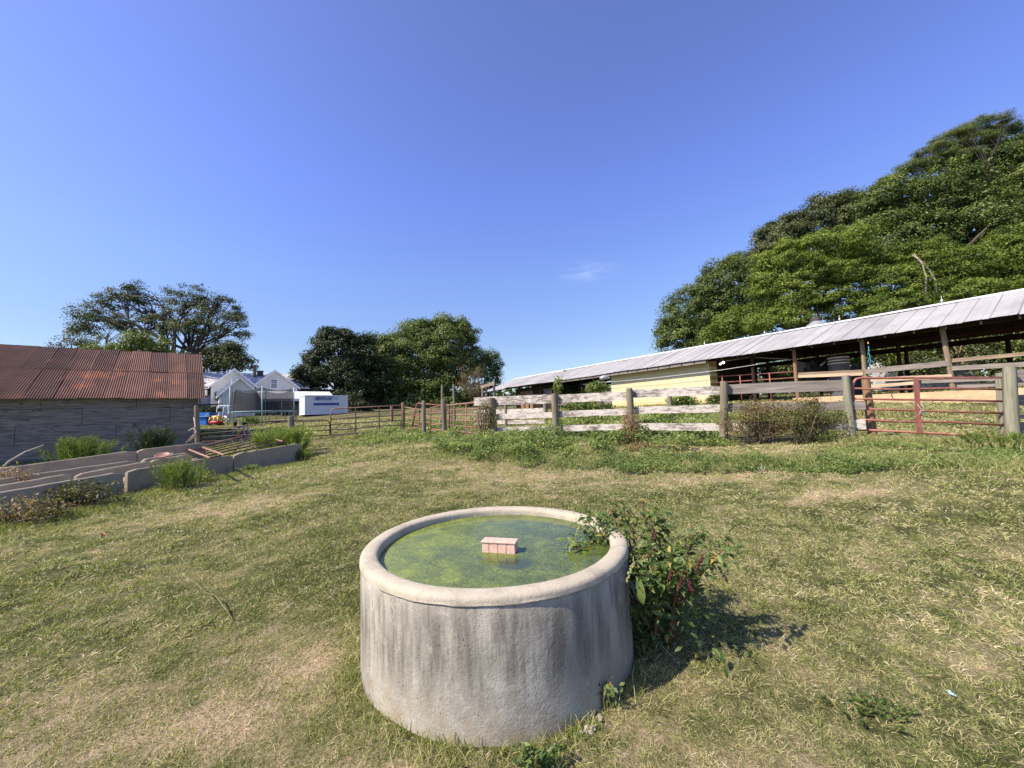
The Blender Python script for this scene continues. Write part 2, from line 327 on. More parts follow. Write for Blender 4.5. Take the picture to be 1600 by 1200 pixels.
def wood(name, L_, grain=1.0, knots=False, bumps=.5, peel=None):
    m = Mt(name, .85, .15); r = m.rnd(); cmb = m.N('ShaderNodeCombineXYZ'); m.L(m.math('MULTIPLY', r, 37.0), cmb.inputs[1]); m.L(m.math('MULTIPLY', r, 11.0), cmb.inputs[0])
    ad = m.N('ShaderNodeVectorMath', operation='ADD'); m.L(m.co, ad.inputs[0]); m.L(cmb.outputs[0], ad.inputs[1]); s_ = ad.outputs[0]
    n = m.noise(22*grain, 6, (.06, 1, 1), .65, .4, src=s_); c_ = m.ramp(n, L_)
    n2 = m.noise(2.2, 3, (.6, 1, 1), src=s_); c_ = m.mix(m.rng(n2, .35, .7, 0, .35), c_, L_[0][1])
    if peel is not None:
        p = m.noise(26, 6, (.22, 1, 1.0), .75, .5, src=s_); p2 = m.noise(3, 4, (.5, 1, 1), src=s_); pp = m.math('ADD', m.rng(p, .36, .60), m.rng(p2, .35, .65, -.3, .4)); pp = m.rng(pp, .2, .75, 0, .92)
        c_ = m.mix(pp, c_, peel)
    if knots:
        v = m.N('ShaderNodeTexVoronoi'); v.inputs['Scale'].default_value = 1.6; m.L(m.mapv((.6, 1, 2.2), s_), v.inputs[0]); c_ = m.mix(m.math('MULTIPLY', m.rng(v.outputs['Distance'], .10, .04), .8), c_, tuple(q*.3 for q in L_[0][1]))
    m.col(c_); m.bump(n, bumps, .01); return m.m
M_RAIL = wood('peeling_white_board', [(.3, (.13, .11, .10)), (.6, (.24, .21, .19)), (.8, (.34, .31, .28))], 1, False, .6, (.62, .58, .52))
M_RAILGREY = wood('grey_board', [(.3, (.13, .115, .10)), (.6, (.29, .26, .235)), (.8, (.48, .44, .40))], 1)
M_POST = wood('weathered_round_post', [(.25, (.10, .085, .06)), (.5, (.23, .20, .145)), (.8, (.36, .33, .25))], 1.2)
M_GREENPOST = wood('green_tinged_post', [(.25, (.13, .125, .09)), (.5, (.25, .25, .18)), (.8, (.42, .41, .33))], 1.2)
M_BROWNPOST = wood('brown_post', [(.25, (.13, .07, .04)), (.5, (.27, .17, .10)), (.8, (.38, .28, .19))], 1.2)
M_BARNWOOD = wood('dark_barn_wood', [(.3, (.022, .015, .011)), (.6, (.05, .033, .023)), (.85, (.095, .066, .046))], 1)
M_BARNRAIL = wood('barn_rail', [(.3, (.15, .11, .08)), (.6, (.30, .24, .17)), (.85, (.55, .48, .36))], 1)
M_PALEBOARD = wood('pale_board', [(.3, (.35, .27, .18)), (.6, (.55, .45, .32)), (.85, (.72, .63, .48))], 1)

# weathered plywood of the shed wall
m = Mt('weathered_plywood', .9, .15); t_ = m.attr(); cmb = m.N('ShaderNodeCombineXYZ'); m.L(m.math('MULTIPLY', t_, 53.0), cmb.inputs[0]); ad = m.N('ShaderNodeVectorMath', operation='ADD'); m.L(m.co, ad.inputs[0]); m.L(cmb.outputs[0], ad.inputs[1]); s_ = ad.outputs[0]
n = m.noise(2.0, 4, (.20, 1, 2.0), .55, 1.2, src=s_); rg = m.N('ShaderNodeMath', operation='SINE'); m.L(m.math('MULTIPLY', n, 46.0), rg.inputs[0]); rings = m.rng(rg.outputs[0], -1, 1)
c_ = m.ramp(rings, [(0, (.145, .128, .112)), (.4, (.215, .195, .17)), (1, (.275, .25, .215))])
v = m.N('ShaderNodeTexVoronoi'); v.inputs['Scale'].default_value = 2.3; m.L(m.mapv((.8, 1, 1.5), s_), v.inputs[0]); c_ = m.mix(m.rng(v.outputs['Distance'], .13, .05, 0, .9), c_, (.03, .03, .03))
c_ = m.mix(m.rng(m.noise(1.1, 4, src=s_), .35, .7, 0, .45), c_, (.15, .135, .12)); m.col(c_); m.bump(rings, .1, .005); M_PLY = m.m
# rusty corrugated iron
m = Mt('rusted_corrugated_iron', .75, .3); t_ = m.attr(); n = m.noise(1.6, 6, (1, .55, 1), .65); n2 = m.noise(14, 5, rough=.7); n3 = m.noise(.9, 4, (1, .5, 1), loc=(5, 2, 0))
c_ = m.ramp(m.math('ADD', m.math('MULTIPLY', n, .7), m.math('MULTIPLY', t_, .3)), [(.25, (.050, .026, .020)), (.5, (.105, .048, .033)), (.75, (.18, .09, .062))])
c_ = m.mix(m.rng(n3, .60, .68, 0, .75), c_, (.30, .11, .055)); c_ = m.mix(m.rng(n2, .55, .75, 0, .5), c_, (.085, .05, .048)); m.col(c_); m.bump(n2, .2, .004); M_RUSTROOF = m.m
# painted gate pipe, faded red with rust
def pipe(name, a, b, c2):
    m = Mt(name, .55, .4); n = m.noise(9, 5, rough=.7); n2 = m.noise(40, 3); k = m.mix(m.rng(n, .4, .62), a, b); m.col(m.mix(m.rng(n2, .6, .75, 0, .6), k, c2)); return m.m
M_REDPIPE = pipe('faded_red_pipe', (.26, .085, .065), (.34, .15, .11), (.12, .06, .045))
M_RUSTPIPE = pipe('rusty_pipe', (.15, .075, .055), (.24, .12, .085), (.07, .045, .04))
M_DARKPIPE = pipe('dark_rusted_pipe', (.055, .032, .028), (.11, .06, .048), (.03, .02, .02))
M_PINKPIPE = pipe('pale_red_pipe', (.25, .12, .09), (.34, .20, .155), (.13, .075, .055))
# barn roof: galvanised panels, ribs in the mesh, each panel its own tone, seam shadow and grime painted dark along ribs
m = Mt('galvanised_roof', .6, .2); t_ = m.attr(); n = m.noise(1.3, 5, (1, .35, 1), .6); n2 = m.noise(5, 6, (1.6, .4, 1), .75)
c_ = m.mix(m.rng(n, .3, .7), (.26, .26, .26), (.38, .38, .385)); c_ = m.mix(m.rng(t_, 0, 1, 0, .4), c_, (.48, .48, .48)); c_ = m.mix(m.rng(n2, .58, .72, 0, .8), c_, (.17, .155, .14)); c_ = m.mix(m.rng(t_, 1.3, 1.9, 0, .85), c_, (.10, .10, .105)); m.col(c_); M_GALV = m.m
M_RIDGE = simple('ridge_cap_metal', (.72, .73, .75), .45, .08, 5)
# yellow painted block wall
m = Mt('yellow_block_wall', .85, .2); br = m.N('ShaderNodeTexBrick'); sp = m.N('ShaderNodeSeparateXYZ'); m.L(m.co, sp.inputs[0]); cb = m.N('ShaderNodeCombineXYZ'); m.L(sp.outputs[0], cb.inputs[0]); m.L(sp.outputs[2], cb.inputs[1]); m.L(cb.outputs[0], br.inputs[0])
br.inputs['Scale'].default_value = 1; br.inputs['Brick Width'].default_value = .40; br.inputs['Row Height'].default_value = .20; br.inputs['Mortar Size'].default_value = .009; br.inputs['Mortar Smooth'].default_value = .3
br.inputs['Color1'].default_value = (.60, .55, .36, 1); br.inputs['Color2'].default_value = (.66, .61, .41, 1); br.inputs['Mortar'].default_value = (.36, .28, .11, 1)
n = m.noise(2.0, 5, rough=.65); n2 = m.noise(12, 4); c_ = m.mix(m.rng(n, .4, .7, 0, .35), br.outputs[0], (.55, .44, .20)); c_ = m.mix(m.rng(sp.outputs[2], .45, -.1, 0, .7), c_, (.58, .33, .12)); c_ = m.mix(m.rng(n2, .62, .75, 0, .4), c_, (.75, .68, .48)); m.col(c_); m.bump(br.outputs['Fac'], -.5, .01); M_YELLOW = m.m
def siding(name, c, pitch=.13):
    m = Mt(name, .7, .25); sp = m.N('ShaderNodeSeparateXYZ'); m.L(m.co, sp.inputs[0]); fr = m.math('FRACT', m.math('DIVIDE', sp.outputs[2], pitch)); n = m.noise(2, 4)
    k = m.mix(m.rng(n, .3, .7), tuple(v*.88 for v in c), c); k = m.mix(m.rng(fr, .90, .96, 0, .5), k, tuple(v*.45 for v in c)); m.col(k); m.bump(fr, .5, .02); return m.m
M_SIDING = siding('white_lap_siding', (.74, .73, .70)); M_CONT = siding('white_ribbed_panel', (.66, .69, .72), .24)
m = Mt('worn_pale_shingles', .85, .2); n = m.noise(3.5, 5, (1, 2.2, 2.2), .75); m.col(m.ramp(n, [(.40, (.22, .22, .24)), (.50, (.55, .55, .56)), (.62, (.78, .78, .78))])); M_SHINGLE = m.m
M_WHITE = simple('white_paint', (.74, .75, .76), .6, .08, 4); M_WHITEMETAL = simple('white_metal_roof', (.80, .81, .82), .4, .05, 3)
m = Mt('chimney_brick', .9, .2); br = m.N('ShaderNodeTexBrick'); sp = m.N('ShaderNodeSeparateXYZ'); m.L(m.co, sp.inputs[0]); cb = m.N('ShaderNodeCombineXYZ'); m.L(m.math('ADD', sp.outputs[0], sp.outputs[1]), cb.inputs[0]); m.L(sp.outputs[2], cb.inputs[1]); m.L(cb.outputs[0], br.inputs[0]); br.inputs['Scale'].default_value = 1; br.inputs['Brick Width'].default_value = .2; br.inputs['Row Height'].default_value = .075; br.inputs['Mortar Size'].default_value = .01
br.inputs['Color1'].default_value = (.30, .11, .07, 1); br.inputs['Color2'].default_value = (.22, .09, .06, 1); br.inputs['Mortar'].default_value = (.35, .30, .26, 1); m.col(br.outputs[0]); M_BRICK = m.m
M_BLACK = simple('dark_void', (.02, .02, .022), .9, .2); M_GLASS = simple('window_pane', (.03, .045, .08), .12, .2, 2, 0, .8)
M_BLUEINK = simple('blue_lettering', (.035, .07, .30), .6, .1); M_LIGHTBLUE = simple('light_blue_mark', (.30, .45, .75), .6, .1)
M_GALVBIT = simple('galvanised_metal', (.45, .47, .50), .4, .1, 6, .5)
M_TEAL = simple('teal_painted_pole', (.33, .52, .52), .5, .08); M_BLUE = simple('blue_plastic', (.03, .16, .52), .4, .1); M_LBLUE = simple('light_blue_plastic', (.25, .45, .75), .4, .1)
M_REDP = simple('red_plastic', (.50, .03, .035), .35, .08); M_YELP = simple('yellow_plastic', (.72, .45, .07), .35, .08); M_PINKP = simple('faded_magenta_plastic', (.30, .08, .12), .5, .15)
M_CLAY = simple('bare_clay', (.40, .22, .13), .95, .2, 6); M_CURB = concrete('clay_stained_concrete', (.58, .42, .26), (.40, .25, .14), False, False)
M_HOSE = simple('blue_hose', (.03, .22, .30), .4, .1); M_ROPE = simple('white_rope', (.65, .63, .58), .8, .1); M_CABLE = simple('dark_cable', (.03, .03, .03), .6, .1)
M_NET = Mt('trampoline_net', .8, .1); M_NET.col((.05, .05, .052)); tr = M_NET.N('ShaderNodeBsdfTransparent'); mx = M_NET.N('ShaderNodeMixShader'); mx.inputs[0].default_value = .34; M_NET.L(M_NET.b.outputs[0], mx.inputs[1]); M_NET.L(tr.outputs[0], mx.inputs[2]); M_NET.L(mx.outputs[0], M_NET.nt.nodes['Material Output'].inputs[0]); M_NET = M_NET.m
# algae-covered water
m = Mt('algae_water', .06, .25); n = m.noise(5, 5, rough=.6, dist=.6); n2 = m.noise(55, 7, (1, .8, 1), .8, 1.2); n3 = m.noise(1.1, 2, loc=(.3, 0, 0)); n4 = m.noise(110, 3, rough=.7)
k = m.math('ADD', m.math('MULTIPLY', m.rng(n, .3, .7), .35), m.math('MULTIPLY', m.rng(n2, .3, .7), .7)); sp = m.N('ShaderNodeSeparateXYZ'); m.L(m.co, sp.inputs[0])
k = m.math('ADD', k, m.math('MULTIPLY', sp.outputs[0], -.22)); k = m.math('ADD', k, m.rng(n4, .3, .7, -.14, .14))
c_ = m.ramp(k, [(.10, (.035, .052, .018)), (.42, (.075, .105, .026)), (.66, (.15, .19, .040)), (.95, (.28, .33, .07))])
dv = m.N('ShaderNodeVectorMath', operation='SUBTRACT'); m.L(m.co, dv.inputs[0]); dv.inputs[1].default_value = (.13, -.36, 0); dm = m.N('ShaderNodeVectorMath', operation='MULTIPLY'); m.L(dv.outputs[0], dm.inputs[0]); dm.inputs[1].default_value = (8.5, 10.5, 0); dl = m.N('ShaderNodeVectorMath', operation='LENGTH'); m.L(dm.outputs[0], dl.inputs[0])
clr = m.rng(m.math('ADD', dl.outputs['Value'], m.rng(n2, .3, .7, -.15, .15)), .75, 1.05, .85, 0)
c_ = m.mix(clr, c_, (.045, .065, .045)); m.col(c_); m.rough(m.rng(k, .45, .8, .04, .3)); m.bump(n2, .05, .004); M_WATER = m.m
m = Mt('pink_float_plastic', .6, .3); n = m.noise(30, 5); m.col(m.mix(m.rng(n, .35, .7), (.56, .36, .29), (.68, .48, .40))); M_FLOAT = m.m

# ------------------------------------------------------------------ leaves, trees, weeds
def nrm(a): return a/(np.linalg.norm(a, axis=1, keepdims=True)+1e-9)
def leaf_arrays(C, Nn, L, W, fold=.12, tang=None):
    n = len(C); Nn = nrm(Nn); t = rng.normal(size=(n, 3)) if tang is None else tang
    u = nrm(t - Nn*(t*Nn).sum(1)[:, None]); v_ = np.cross(Nn, u)
    L = np.broadcast_to(L, n)[:, None]; W = np.broadcast_to(W, n)[:, None]
    V = np.stack([C-u*L/2, C+v_*W/2+Nn*W*fold-u*L*.08, C+u*L/2, C-v_*W/2+Nn*W*fold-u*L*.08], 1).reshape(-1, 3)
    return V, np.arange(4*n, dtype=np.int32).reshape(-1, 4)
def leaves(name, C, Nn, L, W, tint, mat, parent=None, fold=.12, tang=None):
    V, Fq = leaf_arrays(C, Nn, L, W, fold, tang); return add(name, V, Fq, mat, parent, None, False, np.repeat(np.clip(tint, 0, 1), 4))
def blades(name, B, D, L, W, tint, mat, parent=None, curve=0.25):
    """grass-like blades: base B, direction D, length L, width W (bent, 2 segments)"""
    n = len(B); D = nrm(D); side = nrm(np.cross(D, rng.normal(size=(n, 3)))); L = np.broadcast_to(L, n)[:, None]; W = np.broadcast_to(W, n)[:, None]
    mid = B+D*L*.55; out_ = D*[1, 1, 0]; tip = B+D*L+nrm(out_+1e-6)*L*curve-np.array([0, 0, 1])*L*curve*.45
    V = np.stack([B-side*W/2, B+side*W/2, mid-side*W*.4, mid+side*W*.4, tip], 1).reshape(-1, 3); k = np.arange(n)[:, None]*5
    T1 = np.concatenate([k+[[0, 1, 3]], k+[[0, 3, 2]], k+[[2, 3, 4]]]).astype(np.int32)
    return add(name, V, T1, mat, parent, None, False, np.repeat(np.clip(tint, 0, 1), 5))
def rdir(n): return nrm(rng.normal(size=(n, 3)))
def limb_path(a, b, bow=.12, n=5):
    a = np.array(a, float); b = np.array(b, float); L = np.linalg.norm(b-a); k = rng.normal(size=3)*L*bow; k[2] = abs(k[2])*.6
    return [a+(b-a)*i/n + k*math.sin(math.pi*i/n) + rng.normal(size=3)*L*.015*(0 < i < n) for i in range(n+1)]
def tree(name, label, cat, lobes, Y, base_px, mat, rc=.9, cover=1.0, nl=110, leaf=.22, group=None, sparse=False, bark=None, trunk_r=.3, depth=.8, limbs=14, tintb=0.0, flat=.65, aspect=.55, droop=0.0, core=True, trunk=True):
    Ls = []
    for q in lobes:
        x, y, rx, ry = q[:4]; Yl = Y+(q[4] if len(q) > 4 else 0); c_ = at(x, y, Yl); Ls.append((c_, np.array([rx*Yl/F_PX, rx*Yl/F_PX*depth, ry*Yl/F_PX])))
    cen = np.mean([l[0] for l in Ls], 0)
    bp = at(*base_px, Y); bz = T(bp[0], bp[1]); base = np.array([bp[0], bp[1], bz])
    th = thing(name, label, cat, base, group)
    CC = []; OD = []
    for (c_, r) in Ls:
        a_ = r.prod()**(2/3)*12.6; n = max(6, int(cover*a_/(rc*rc*1.9))); d = rdir(n*2); d = d[d[:, 2] > -.75][:n]; rad = rng.uniform(.72, 1.0, len(d)); inner = rng.random(len(d)) < .25; rad[inner] = rng.uniform(.3, .75, inner.sum())
        P = c_+d*r*rad[:, None]; ok = np.ones(len(P), bool)
        for (c2, r2) in Ls:
            if c2 is c_: continue
            ok &= (((P-c2)/r2)**2).sum(1) > .45
        CC.append(P[ok]); OD.append(d[ok])
    CC = np.concatenate(CC); OD = np.concatenate(OD); nc = len(CC)
    k = rng.poisson(nl, nc); idx = np.repeat(np.arange(nc), k); n = len(idx); crad = rc*rng.uniform(.55, 1.35, nc)
    d = rdir(n); rr = rng.random(n)**.45; P = CC[idx]+d*(crad[idx]*rr)[:, None]*np.array([1, 1, flat]); P[:, 2] -= droop*((d[:, :2]**2).sum(1))*rr*crad[idx]
    Nn = d*.7+OD[idx]*.5+np.array([0, 0, .55])+rng.normal(size=(n, 3))*.55
    tint = .45+tintb+rng.normal(size=nc)[idx]*.13+rng.normal(size=n)*.17
    sz = leaf*rng.uniform(.6, 1.35, n); P[:, 2] = np.maximum(P[:, 2], terr(P[:, 0], P[:, 1])+.05)
    if core and not sparse:
        for (c_, r) in Ls:
            m_ = int(r.prod()**(2/3)*14); d2 = rdir(m_); Q = c_+d2*r*(rng.random(m_)**.5*.78)[:, None]; Q[:, 2] = np.maximum(Q[:, 2], terr(Q[:, 0], Q[:, 1])+.1)
            P = np.concatenate([P, Q]); Nn = np.concatenate([Nn, d2+rng.normal(size=(m_, 3))*.4]); tint = np.concatenate([tint, np.clip(rng.normal(size=m_)*.15+.42+tintb, 0, 1)]); sz = np.concatenate([sz, np.full(m_, rc*.55)])
    leaves('crown', P, Nn, sz, sz*aspect, tint, mat, th)
    g_ = G()
    if trunk:
        fork = base+(cen-base)*np.array([.35, .35, .45 if not sparse else .35]); g_.tube([base-[0, 0, .3]]+limb_path(base, fork, .03, 4)[1:], [trunk_r*1.2]+list(np.linspace(trunk_r, trunk_r*.75, 4)), 8)
    else: fork = base
    pick = rng.choice(nc, min(limbs, nc), replace=False)
    for j, i in enumerate(pick):
        st = fork if trunk else base+rng.normal(size=3)*[.3, .3, 0]
        if trunk and j % 3 and j > 2: st = fork+(CC[pick[j % 3]]-fork)*.35
        p = limb_path(st, CC[i], .10, 6); g_.tube(p, list(np.linspace(trunk_r*(.5 if trunk else .3), .025, 7)), 6)
        if sparse:
            near = np.argsort(((CC-CC[i])**2).sum(1))[1:5]
            for q in near: g_.tube(limb_path(p[4], CC[q], .1, 4), list(np.linspace(trunk_r*.16, .02, 5)), 5)
    g_.out('trunk', bark or M_BARK, th, True)
    return th
def shrub(name, label, cat, c_, r, mat, n=2500, leaf=.06, tintb=0, stems=12, stemmat=None, group=None, aspect=.5, tvar=.2, ncl=22, spread=.34):
    """low bush: leaf clumps in an ellipsoid (centre c_, radii r) on visible stems"""
    c_ = np.array(c_, float); r = np.array(r, float); bz = T(c_[0], c_[1]); th = thing(name, label, cat, (c_[0], c_[1], bz), group)
    CC = c_+rdir(ncl)*r*(rng.random((ncl, 1))**.4)*.85; idx = rng.integers(0, ncl, n); P = CC[idx]+rng.normal(size=(n, 3))*r*spread*.6
    P[:, 2] = np.maximum(P[:, 2], terr(P[:, 0], P[:, 1])+.01)
    Nn = rng.normal(size=(n, 3))*.7+np.array([0, 0, .8])+(P-c_)/r*.4; sz = leaf*rng.uniform(.5, 1.4, n); t = .45+tintb+rng.normal(size=ncl)[idx]*tvar*.7+rng.normal(size=n)*tvar
    leaves('foliage', P, Nn, sz, sz*aspect, t, mat, th)
    g_ = G()
    for i in range(stems):
        b = np.array([c_[0]+rng.normal()*r[0]*.25, c_[1]+rng.normal()*r[1]*.25, 0]); b[2] = T(b[0], b[1])-.03
        g_.tube(limb_path(b, CC[i % ncl]+rng.normal(size=3)*r*.2, .12, 4), list(np.linspace(.012, .004, 5)), 4)
    g_.out('stem', stemmat or M_TWIG, th, True); return th
def tuft(name, label, cat, px, py, rad, h, n, mat, tintb=0, W=.006, group=None, lean=.35, curve=.25, P=None):
    P0 = ground_px(px, py) if P is None else np.array(P, float); th = thing(name, label, cat, P0, group)
    ns = max(6, n//60); sb = P0+np.stack([rng.normal(size=ns)*rad*.45, rng.normal(size=ns)*rad*.3, np.zeros(ns)], 1); sb[:, 2] = terr(sb[:, 0], sb[:, 1]); sh = h*rng.uniform(.55, 1.0, ns)
    sd = nrm(np.stack([(sb[:, 0]-P0[0])/rad*lean*1.6+rng.normal(size=ns)*.12, (sb[:, 1]-P0[1])/rad*lean+rng.normal(size=ns)*.12, np.ones(ns)], 1))
    idx = rng.integers(0, ns, n); f = rng.random(n)**.7; B = sb[idx]+sd[idx]*(sh[idx]*f*.85)[:, None]; D = sd[idx]*1.1+rng.normal(size=(n, 3))*.42; D[:, 2] = np.abs(D[:, 2])*.9+.1
    blades('foliage', B, D, h*.22*rng.uniform(.5, 1.3, n), W, .45+tintb+rng.normal(size=n)*.22, mat, th, curve)
    g_ = G()
    for i in range(ns): g_.tube([sb[i]-[0, 0, .02], sb[i]+sd[i]*sh[i]*.5, sb[i]+sd[i]*sh[i]*.95], [.006, .005, .002], 4)
    g_.out('stem', M_STEM, th, True); return th
def carpet(name, label, cat, poly_px, n, h0, h1, leaf, mat, tintb=0, kind='stuff', parent=None, aspect=.6, lump=1.2, grassy=.25):
    """leafy ground cover over a patch whose outline is given by ground points"""
    pts = np.array([ground_px(x, y)[:2] for x, y in poly_px]) if not hasattr(poly_px, 'shape') else poly_px
    lo = pts.min(0); hi = pts.max(0); P = rng.uniform(lo, hi, (n*3, 2)); ins = np.zeros(len(P), bool); j = len(pts)-1
    wob = np.stack([(fbm(P[:, 0]*1.5, P[:, 1]*1.5, 5)-.5)*1.3, (fbm(P[:, 0]*1.5, P[:, 1]*1.5, 6)-.5)*.8], 1); Q = P+wob
    for i in range(len(pts)):
        a, b = pts[i], pts[j]; c_ = ((a[1] > Q[:, 1]) != (b[1] > Q[:, 1])) & (Q[:, 0] < (b[0]-a[0])*(Q[:, 1]-a[1])/(b[1]-a[1]+1e-12)+a[0]); ins ^= c_; j = i
    P = P[ins]; P = P[rng.random(len(P)) < np.clip((fbm(P[:, 0]*2.6, P[:, 1]*2.6, 77)-.36)*6, .06, 1)][:n]; n = len(P); hh = h0+(h1-h0)*np.clip((fbm(P[:, 0]*lump, P[:, 1]*lump*1.5, 15)-.3)*2.2, 0, 1); z = terr(P[:, 0], P[:, 1])+hh*rng.random(n)**.5
    C = np.stack([P[:, 0], P[:, 1], z], 1); Nn = rng.normal(size=(n, 3))*.55+np.array([-.1, -.25, 1]); sz = leaf*rng.uniform(.5, 1.4, n)
    tn = .42+tintb+(fbm(P[:, 0]*2.2, P[:, 1]*2.2, 25)-.5)*.9+rng.normal(size=n)*.2
    V, Fq = leaf_arrays(C, Nn, sz, sz*aspect); o = add(name, V, Fq, mat, parent, None, False, np.repeat(np.clip(tn, 0, 1), 4)); meta(o, label, cat, None, kind); return o

# ================================================================== GROUND
def axis(lo, hi, step, far, g=1.14):
    a = list(np.arange(lo, hi+1e-6, step)); s = step; x = hi
    while x < far: s *= g; x += s; a.append(x)
    s = step; x = lo; b = []
    while x > -far*(1 if lo < -5 else .4): s *= g; x -= s; b.append(x)
    return np.array(b[::-1]+a)
gx = axis(-11, 11, .075, 420); gy = axis(-.6, 13, .075, 420)
GX, GY = np.meshgrid(gx, gy); GZ = terr(GX.ravel(), GY.ravel()); nx, ny = len(gx), len(gy)
I = np.arange(nx*ny).reshape(ny, nx); GF = np.stack([I[:-1, :-1].ravel(), I[:-1, 1:].ravel(), I[1:, 1:].ravel(), I[1:, :-1].ravel()], 1)
go = add('ground', np.stack([GX.ravel(), GY.ravel(), GZ], 1), GF, M_GROUND, None, Matrix.Identity(4), True, dry(GX.ravel(), GY.ravel())*1.0)
meta(go, 'grazed field of short green and straw coloured grass', 'ground', None, 'structure')

TANK = np.array([-.15, 2.75]); RB = .882
def blade_zone(r0_, r1_, dens, L, W, a0=-68, a1=68, cr=.035):
    A = math.radians(a1-a0)/2*(r1_**2-r0_**2); n = int(A*dens); nc = max(10, n//16)
    r = np.sqrt(rng.uniform(r0_**2, r1_**2, nc)); th = np.radians(rng.uniform(a0, a1, nc)); cx_ = r*np.sin(th); cy_ = r*np.cos(th)
    d0 = dry(cx_, cy_); ctint = rng.normal(size=nc)*.19; cstraw = rng.random(nc) < np.clip(.16+.72*d0, 0, .92); ch = rng.uniform(.5, 1.35, nc)
    idx = rng.integers(0, nc, n); ox = rng.normal(size=n)*cr; oy = rng.normal(size=n)*cr; x = cx_[idx]+ox; y = cy_[idx]+oy
    ok = (np.hypot(x-TANK[0], y-TANK[1]) > RB-.005); x, y, ox, oy, idx = x[ok], y[ok], ox[ok], oy[ok], idx[ok]; n = len(x); d = d0[idx]
    z = terr(x, y); B = np.stack([x, y, z-.004], 1); straw = np.where(cstraw[idx], rng.random(n) < .82, rng.random(n) < .10+.15*d)
    az = np.arctan2(oy, ox)+rng.normal(size=n)*.9; up = rng.uniform(.25, 1.7, n)*ch[idx]; up[straw] *= .45; D = np.stack([np.cos(az), np.sin(az), up], 1)
    LL = L*rng.uniform(.5, 1.35, n)*ch[idx]; t = np.where(straw, rng.uniform(.56, .98, n)+ctint[idx]*.6, np.clip(.22+.34*rng.random(n)+.20*d+ctint[idx], 0, .62))
    return B, D, LL, np.full(n, W)*rng.uniform(.6, 1.4, n), t
Z = [blade_zone(.5, 1.5, 30000, .025, .0018, -80, 80, .014), blade_zone(1.5, 2.4, 27000, .026, .0020, -72, 72, .016), blade_zone(2.4, 3.6, 19000, .029, .0027, cr=.018), blade_zone(3.6, 5.5, 10000, .035, .0042, cr=.024), blade_zone(5.5, 8.5, 4600, .038, .0065, cr=.035), blade_zone(8.5, 13, 1500, .052, .012, cr=.055), blade_zone(13, 20, 420, .07, .021, cr=.10), blade_zone(20, 38, 70, .11, .045, cr=.22)]
# longer grass round the foot of the tank
n = 7000; a = rng.uniform(0, 2*math.pi, n); rr = RB+.01+np.abs(rng.normal(size=n))*.09; x = TANK[0]+rr*np.cos(a); y = TANK[1]+rr*np.sin(a); cl_ = vnoise(a*9, a*0, 4); k = rng.random(n) < cl_; x = x[k]; y = y[k]; n = len(x)
Z.append((np.stack([x, y, terr(x, y)-.004], 1), rng.normal(size=(n, 3))*[.6, .6, .2]+[0, 0, .9], .075*rng.uniform(.4, 1.5, n), np.full(n, .0034), rng.uniform(.1, .75, n)))
B, D, LL, WW, TT = [np.concatenate(q) for q in zip(*Z)]
gr = blades('grass', B, D, LL, WW, TT, M_GRASS, None, .16); meta(gr, 'short grazed grass mixed with dry straw over the field', 'grass', None, 'stuff')

# ================================================================== CONCRETE TANK
def lathe(prof, c, seg=128, z0=0, jit=0):
    V = []; n = len(prof)
    for i, (r, z) in enumerate(prof):
        for k in range(seg):
            q = 2*math.pi*k/seg; rr = r+jit*(math.sin(3*q+1)+.6*math.sin(7*q+z*4)); V.append((c[0]+rr*math.cos(q), c[1]+rr*math.sin(q), z+z0))
    Fq = [(i*seg+k, i*seg+(k+1) % seg, (i+1)*seg+(k+1) % seg, (i+1)*seg+k) for i in range(n-1) for k in range(seg)]
    return V, Fq
tk = thing('stock_tank', 'round weathered concrete water tank full of green algae water in the middle of the field', 'water tank', (TANK[0], TANK[1], 0))
V, Fq = lathe([(.886, -.15), (.882, 0), (.880, .15), (.879, .35), (.878, .590), (.873, .602), (.80, .602)], TANK, jit=.002); V2, F2 = lathe([(.775, .5), (.77, .2), (.77, .04), (.01, .03)], TANK); nV = len(V)
def loc_mesh(name, V, Fq, mat, parent, org, smooth=True, tint=None):
    V = np.array(V, float)-np.array(org); return add(name, V, Fq, mat, parent, Matrix.Translation(Vector(org)), smooth, tint)
o3 = (TANK[0], TANK[1], 0.)
loc_mesh('tank_wall', V+V2, Fq+[tuple(i+nV for i in f) for f in F2], M_TANK, tk, o3)
pr_ = []
for q in np.linspace(-.5, 1.0, 15):      # rounded lip
    aa = q*math.pi; pr_.append((.828+.056*math.copysign(abs(math.cos(aa))**.72, math.cos(aa)), .618+.034*math.copysign(abs(math.sin(aa))**.8, math.sin(aa))))
pr_ = [(.80, .603), (.876, .5995), (.884, .605)] + [p for p in pr_ if p[1] > .607] + [(.772, .60), (.770, .45)]
V, Fq = lathe(pr_, TANK, 160, 0, 0.0018)
V = [(x, y, z+(.0022*math.sin(23*math.atan2(y-TANK[1], x-TANK[0]))+random.uniform(-.0025, .0025) if z < .606 and math.hypot(x-TANK[0], y-TANK[1]) > .87 else 0)) for x, y, z in V]
loc_mesh('rim', V, Fq, M_RIM, tk, o3)
V, Fq = lathe([(.776, 0), (.5, 0), (.2, 0), (.001, 0)], TANK, 96, .594)
wt = loc_mesh('water', V, Fq, M_WATER, None, (TANK[0], TANK[1], .594)); meta(wt, 'still green algae covered water inside the round concrete tank', 'water', None, 'structure')
